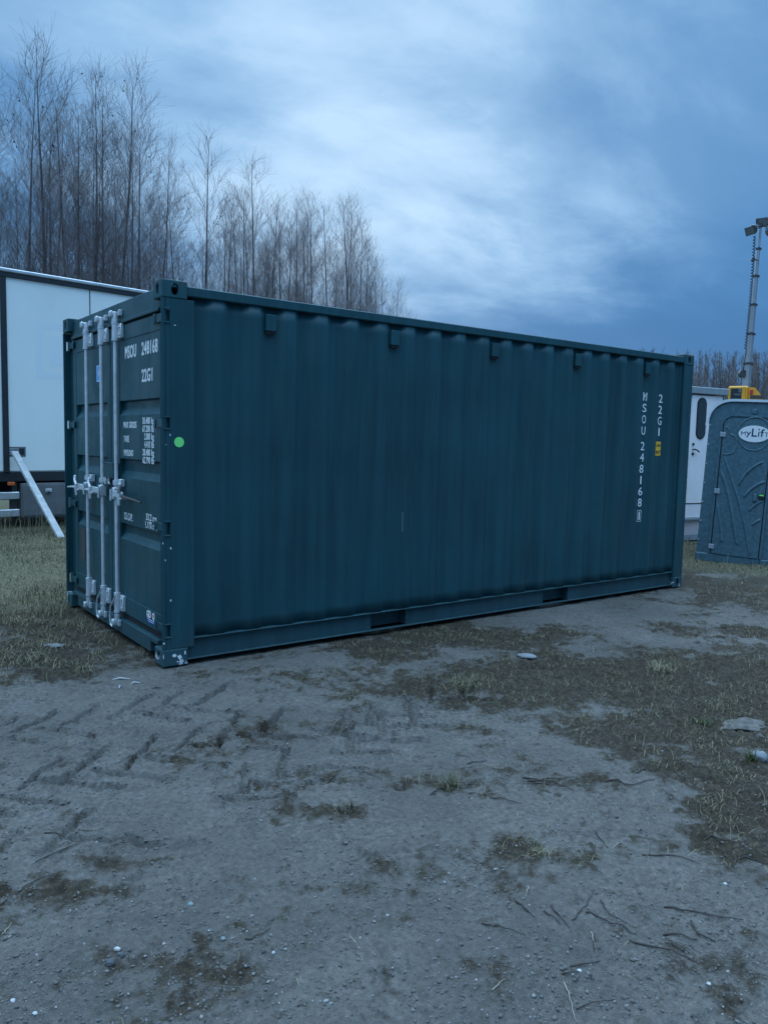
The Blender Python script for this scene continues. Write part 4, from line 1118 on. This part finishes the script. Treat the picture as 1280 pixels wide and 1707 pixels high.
# gravel grains
m_peb = mat_tint('gravel_grains', .85)
m_crumb = simple('soil_crumbs', (.135, .121, .107), .95, 0, .35, 60)
ico = bmesh.new(); bmesh.ops.create_icosphere(ico, subdivisions=1, radius=1)
IV = np.array([v.co[:] for v in ico.verts]); IF = np.array([[v.index for v in f.verts] for f in ico.faces]); ico.free()
n = 4200
uu = RNG.uniform(-60, 1340, n); vv = 1707-(1707-1000)*RNG.uniform(0, 1, n)**1.25
pp = np.array([at_ground(a, c)[:2] for a, c in zip(uu, vv)])
k = ~((pp[:, 1] > -.02) & (pp[:, 0] > -.02) & (pp[:, 0] < LX)); pp = pp[k]; n = len(pp)
sz = .0015+.0024*RNG.random(n)**5*2; sz[RNG.random(n) < .008] *= 1.6
tone = RNG.choice([.08, .13, .20, .28, .45], n, p=[.18, .28, .345, .18, .015])
hz_ = ground_h(pp[:, 0], pp[:, 1])
jit = 1+.35*RNG.standard_normal((n, len(IV), 1)).clip(-1, 1)
ax = RNG.uniform(.6, 1.4, (n, 1, 3)); ax[:, :, 2] *= .7
V = IV[None]*jit*ax*sz[:, None, None]+np.stack([pp[:, 0], pp[:, 1], hz_+sz*.25], 1)[:, None]
F = (IF[None]+(np.arange(n)*len(IV))[:, None, None]).reshape(-1, 3)
Cc = np.repeat(tone[:, None]*np.array([[1, .97, .93]]), len(IV), 0)
pb = link_mesh('gravel', np_mesh('gravel', V.reshape(-1, 3), F, m_peb, Cc)); tag(pb, 'loose gravel grains scattered over the sandy ground', 'gravel', kind='stuff')

# soil crumbs: small clods of the same earth, thickest along the tyre prints
n = 26000
uu = RNG.uniform(-60, 1340, n); vv = 1707-(1707-1040)*RNG.uniform(0, 1, n)**.9
pp = np.array([at_ground(a, c)[:2] for a, c in zip(uu, vv)])
tx = np.array([(c_[0], c_[1], c_[2], c_[3]) for c_ in TRACKS]); ti = RNG.integers(0, len(tx), 9000); al_ = RNG.uniform(-1.1, 1.1, 9000); ac_ = RNG.normal(0, .035, 9000)
q2 = np.stack([tx[ti, 0]+np.cos(tx[ti, 2])*al_*tx[ti, 3]-np.sin(tx[ti, 2])*ac_, tx[ti, 1]+np.sin(tx[ti, 2])*al_*tx[ti, 3]+np.cos(tx[ti, 2])*ac_], 1)
keep = RNG.random(n) < .25+.75*sstep(fbm(pp[:, 0], pp[:, 1], .5, 3, 91), -.3, .5)
pp = np.concatenate([pp[keep], q2]); k = ~((pp[:, 1] > -.03) & (pp[:, 0] > -.03) & (pp[:, 0] < LX)); pp = pp[k]; n = len(pp)
sz = .0020+.0048*RNG.random(n)**5
hz_ = ground_h(pp[:, 0], pp[:, 1]); jit = 1+.4*RNG.standard_normal((n, len(IV), 1)).clip(-1, 1); ax = RNG.uniform(.6, 1.4, (n, 1, 3)); ax[:, :, 2] *= .7
V = IV[None]*jit*ax*sz[:, None, None]+np.stack([pp[:, 0], pp[:, 1], hz_+sz*.2], 1)[:, None]
F = (IF[None]+(np.arange(n)*len(IV))[:, None, None]).reshape(-1, 3)
cr = link_mesh('soil_crumbs', np_mesh('soil_crumbs', V.reshape(-1, 3), F, m_crumb)); tag(cr, 'small crumbs of earth lying on the sandy ground', 'soil', kind='stuff')

# ------------------------------------------------------------------ stones, tufts, twigs one can pick out
def stone_mesh(seed, rx, ry, rz, rough=.16, sub=3):
    b_ = bmesh.new(); bmesh.ops.create_icosphere(b_, subdivisions=sub, radius=1); rr = random.Random(seed); o1 = rr.uniform(0, 50)
    for v in b_.verts:
        c = v.co; k_ = 1+rough*float(gnoise(np.array([c.x*1.3+o1]), np.array([c.y*1.3+c.z*1.7]), seed)[0])+rough*.5*float(gnoise(np.array([c.x*3+o1]), np.array([c.y*3-c.z*3.1]), seed+3)[0])
        v.co = Vector((c.x*rx*k_, c.y*ry*k_, c.z*rz*k_))
    me = bpy.data.meshes.new('stone'); b_.to_mesh(me); b_.free(); me.polygons.foreach_set('use_smooth', [True]*len(me.polygons)); return me
m_st = simple('grey_stone', (.21, .215, .22), .8, 0, .2, 20, .5, 60); m_stw = simple('white_stone', (.50, .50, .48), .75, 0, .12, 30); m_stp = simple('sandy_rock', (.115, .102, .088), .95, 0, .4, 26, .9, 50)
m_std = simple('dark_stone', (.075, .082, .085), .8, 0, .2, 20, .4); m_stt = simple('greenish_stone', (.20, .25, .25), .8, 0, .15, 20)
STONES = [(1265, 1264, .040, .033, .030, m_st, 'round grey stone near the right edge of the ground', .4), (1265, 1229, .019, .016, .015, m_stp, 'small pale round pebble behind the round grey stone', .4),
          (1238, 1210, .13, .085, .026, m_stp, 'half-buried pale sandy lump of earth behind the grey stones', .15), (878, 1096, .075, .05, .016, m_st, 'flat grey stone lying among dark moss before the container', .3),
          (90, 1073, .075, .045, .016, m_st, 'flat grey stone in the dirt left of the container door', .3), (196, 1583, .014, .008, .008, m_stw, 'bright white pebble at the lower left', .5),
          (184, 1606, .016, .013, .011, m_std, 'dark pebble just below the bright white pebble', .4), (203, 1593, .012, .010, .009, m_std, 'small dark pebble beside the bright white pebble', .4),
          (456, 1589, .006, .006, .006, m_stw, 'tiny white pebble at the lower middle of the sand', .5), (22, 1669, .009, .008, .007, m_stw, 'white pebble at the lower left corner', .5),
          (59, 1690, .009, .007, .006, m_stw, 'white pebble at the bottom edge, left', .5), (318, 1507, .010, .009, .006, m_stt, 'greenish flat pebble on the sand left of the middle', .3),
          (372, 1565, .008, .007, .006, m_stt, 'greenish small pebble right of the flat greenish one', .4), (965, 1620, .010, .007, .006, m_stw, 'white pebble among the twigs at the lower right', .5),
          (1208, 1474, .009, .008, .006, m_stw, 'white pebble at the right side of the sand', .5), (1181, 1641, .008, .007, .006, m_stw, 'white pebble near the lower right corner', .5), (1150, 1597, .010, .008, .005, m_stp, 'pale flat pebble right of the crossed twigs', .4),
          (87, 1044, .028, .02, .016, m_stp, 'pale small stone in the grass behind the flat stone at the door', .4), (700, 987+45, .02, .014, .01, m_stp, 'small pale stone under the bottom rail of the container', .4)]
for i, (u, v, a, c, e, mt, lab, sink) in enumerate(STONES):
    g = gpt(u, v); k_ = .78 if mt is m_stw else 1
    a, c, e = a*k_, c*k_, e*k_
    me = stone_mesh(200+i, a, c, e, .45 if mt is m_stp else .22, 4 if a > .1 else 3); me.materials.append(mt)
    o = link_mesh('stone' if a > .016 else 'pebble', me); o.location = (g.x, g.y, g.z+e*(sink-.2)); o.rotation_euler = (0, 0, YAW-1.57+random.uniform(-.3, .3))
    tag(o, lab, 'stone')
# wood chips by the near corner
for i, (u, v, L_, a, lab) in enumerate(((203, 1133, .11, .2, 'pale long wood splinter before the container door'), (226, 1140, .06, .5, 'pale bent wood chip right of the long splinter'), (201, 1146, .035, 1.6, 'small pale wood chip below the long splinter'), (262, 1148, .06, .3, 'dull wood sliver below the near corner of the container'))):
    g = gpt(u, v); q = Matrix.Rotation(YAW-1.57+a, 4, 'Z')
    me = MB().tube([q @ Vector((-L_/2, 0, .004)), q @ Vector((-L_*.1, .004, .012)), q @ Vector((L_/2, -.004, .006))], [.003, .0065, .002], 5).mesh('wood_chip', m_wood if i < 3 else m_brown)
    o = link_mesh('wood_chip', me); o.location = g; tag(o, lab, 'wood chip')
# grass tufts
def tuft(u, v, n, ln, colp, lab, cat='grass tuft', name='grass_tuft', spread=.03, lean=.7, wdt=.0016):
    g = gpt(u, v); x = g.x+RNG.normal(0, spread, n); y = g.y+RNG.normal(0, spread, n)
    v_, f_, c_ = blades(x, y, ln, lean, wdt, colp); v_ = v_-np.array([g.x, g.y, g.z])
    o = link_mesh(name, np_mesh(name, v_, f_, m_grass, c_)); o.location = g; tag(o, lab, cat)
tuft(748, 1312, 90, .075, [.1, .12, .18, .2, .2, .15, .05], 'dark green grass tuft alone in the middle of the sand', spread=.02, lean=.9)
tuft(574, 1353, 50, .05, [.1, .15, .2, .25, .15, .1, .05], 'small dull grass tuft left of the lone green tuft', spread=.02, lean=.9)
tuft(1103, 1120, 130, .085, [.55, .25, .05, 0, 0, 0, .15], 'bright straw-yellow grass tuft in the moss before the container end', spread=.032, lean=1.0)
tuft(775, 1143, 110, .09, [.4, .3, .1, .05, .05, 0, .1], 'pale straw tuft in the moss below the middle of the container', spread=.04, lean=1.0)
tuft(1172, 1211, 70, .045, [.02, .05, .08, .1, .4, .33, .02], 'small green weed left of the half-buried sandy lump', 'weed', 'weed', .025, .7, .003)
tuft(1252, 1272, 50, .045, [.05, .05, .05, .05, .4, .4, 0.], 'small green weed beside the round grey stone', 'weed', 'weed', .018, .7, .003)
tuft(905, 1425, 45, .05, [.3, .3, .2, .2, 0, 0, 0.], 'short straw tuft at the right of the sand', spread=.02, lean=1.)
tuft(250, 1087, 60, .08, [.3, .3, .2, .1, .05, 0, .05], 'flattened straw tuft at the left of the near container corner', spread=.06, lean=1.3)
# twigs
m_tw = simple('dead_twig', (.055, .042, .034), .85, 0, .3, 20, .3); m_twp = simple('pale_stalk', (.30, .26, .19), .85, 0, .2, 20)
def twig(px_list, r, mat, lab, grp):
    pts = [gpt(u, v) for u, v in px_list]; full = []
    for a, c in zip(pts, pts[1:]):
        for k_ in range(5):
            q = a.lerp(c, k_/5); full.append(q)
    full.append(pts[-1]); o0 = full[0].copy(); n = len(full); out = []
    for i, q in enumerate(full):
        x = q.x+random.uniform(-.003, .003); y = q.y+random.uniform(-.003, .003); out.append(Vector((x, y, gz(x, y)+r*.8+.004*math.sin(math.pi*i/(n-1))))-o0)
    me = MB().tube(out, [r*(1-.65*i/(n-1)) for i in range(n)], 5).mesh('twig', mat, True)
    o = link_mesh('twig', me); o.location = o0; tag(o, lab, 'twig', grp)
LR = [[(800, 1540), (830, 1545), (875, 1560)], [(858, 1503), (890, 1530)], [(908, 1520), (935, 1545)], [(917, 1512), (948, 1547)], [(955, 1535), (975, 1515), (990, 1480)], [(975, 1520), (1020, 1543), (1065, 1560)],
      [(1000, 1500), (1015, 1525), (1060, 1547)], [(1105, 1512), (1180, 1527), (1238, 1536)], [(1048, 1570), (1120, 1587), (1175, 1612)], [(1105, 1560), (1160, 1570)], [(1118, 1575), (1150, 1590)], [(950, 1613), (1000, 1604)],
      [(960, 1682), (1025, 1668)], [(935, 1625), (965, 1622)], [(1070, 1426), (1130, 1430), (1170, 1442)], [(993, 1388), (1012, 1415)], [(990, 1560), (990, 1590)], [(1150, 1535), (1165, 1560), (1190, 1570)], [(1172, 1400), (1240, 1405)], [(1230, 1430), (1280, 1440)]]
for i, pl_ in enumerate(LR): twig(pl_, random.uniform(.0022, .0038), m_tw, 'thin dark twig lying in the scatter of twigs at the lower right', 'twigs at the lower right')
MR = [[(872, 1297), (920, 1299), (962, 1297)], [(880, 1301), (925, 1306), (955, 1318)], [(885, 1305), (935, 1312)], [(815, 1331), (868, 1339)], [(717, 1325), (742, 1314), (785, 1313)], [(778, 1275), (795, 1271), (813, 1267)], [(1062, 1291), (1075, 1281), (1114, 1284)], [(1000, 1300), (1050, 1310), (1090, 1300)], [(782, 1323), (800, 1325)]]
for pl_ in MR: twig(pl_, random.uniform(.0028, .0042), m_tw, 'dark dead stalk lying on the sand right of the lone green tuft', 'stalks right of the green tuft')
LL = [[(585, 1275), (640, 1303)], [(410, 1566), (450, 1549)], [(60, 1438), (170, 1392)], [(75, 1392), (165, 1396)], [(0, 1510), (50, 1475), (110, 1450)]]
for i, pl_ in enumerate(LL): twig(pl_, .0028, m_tw, ['dark twig pointing from the moss patch to the middle of the sand', 'short grey twig on the bare sand left of the middle', 'long dark twig along the moss streak on the left', 'thin twig above the moss streak on the left', 'dark twig in the moss streak at the left edge'][i], None)
PS = [[(940, 1640), (950, 1670), (960, 1705)], [(985, 1555), (990, 1578)], [(822, 1652), (840, 1635)], [(1020, 1415), (1042, 1408)], [(5, 1560), (20, 1540)], [(880, 1478), (876, 1495)]]
for i, pl_ in enumerate(PS): twig(pl_, .0024, m_twp, ['long pale stalk at the bottom edge, right of the middle', 'short pale stalk standing out among the twigs at the lower right', 'pale stalk crossing the dark moss spot at the bottom', 'pale splinter on the sand at the upper end of the twig scatter', 'pale stalk at the left edge of the moss streak', 'pale short stalk on the open sand right of the middle'][i], None)
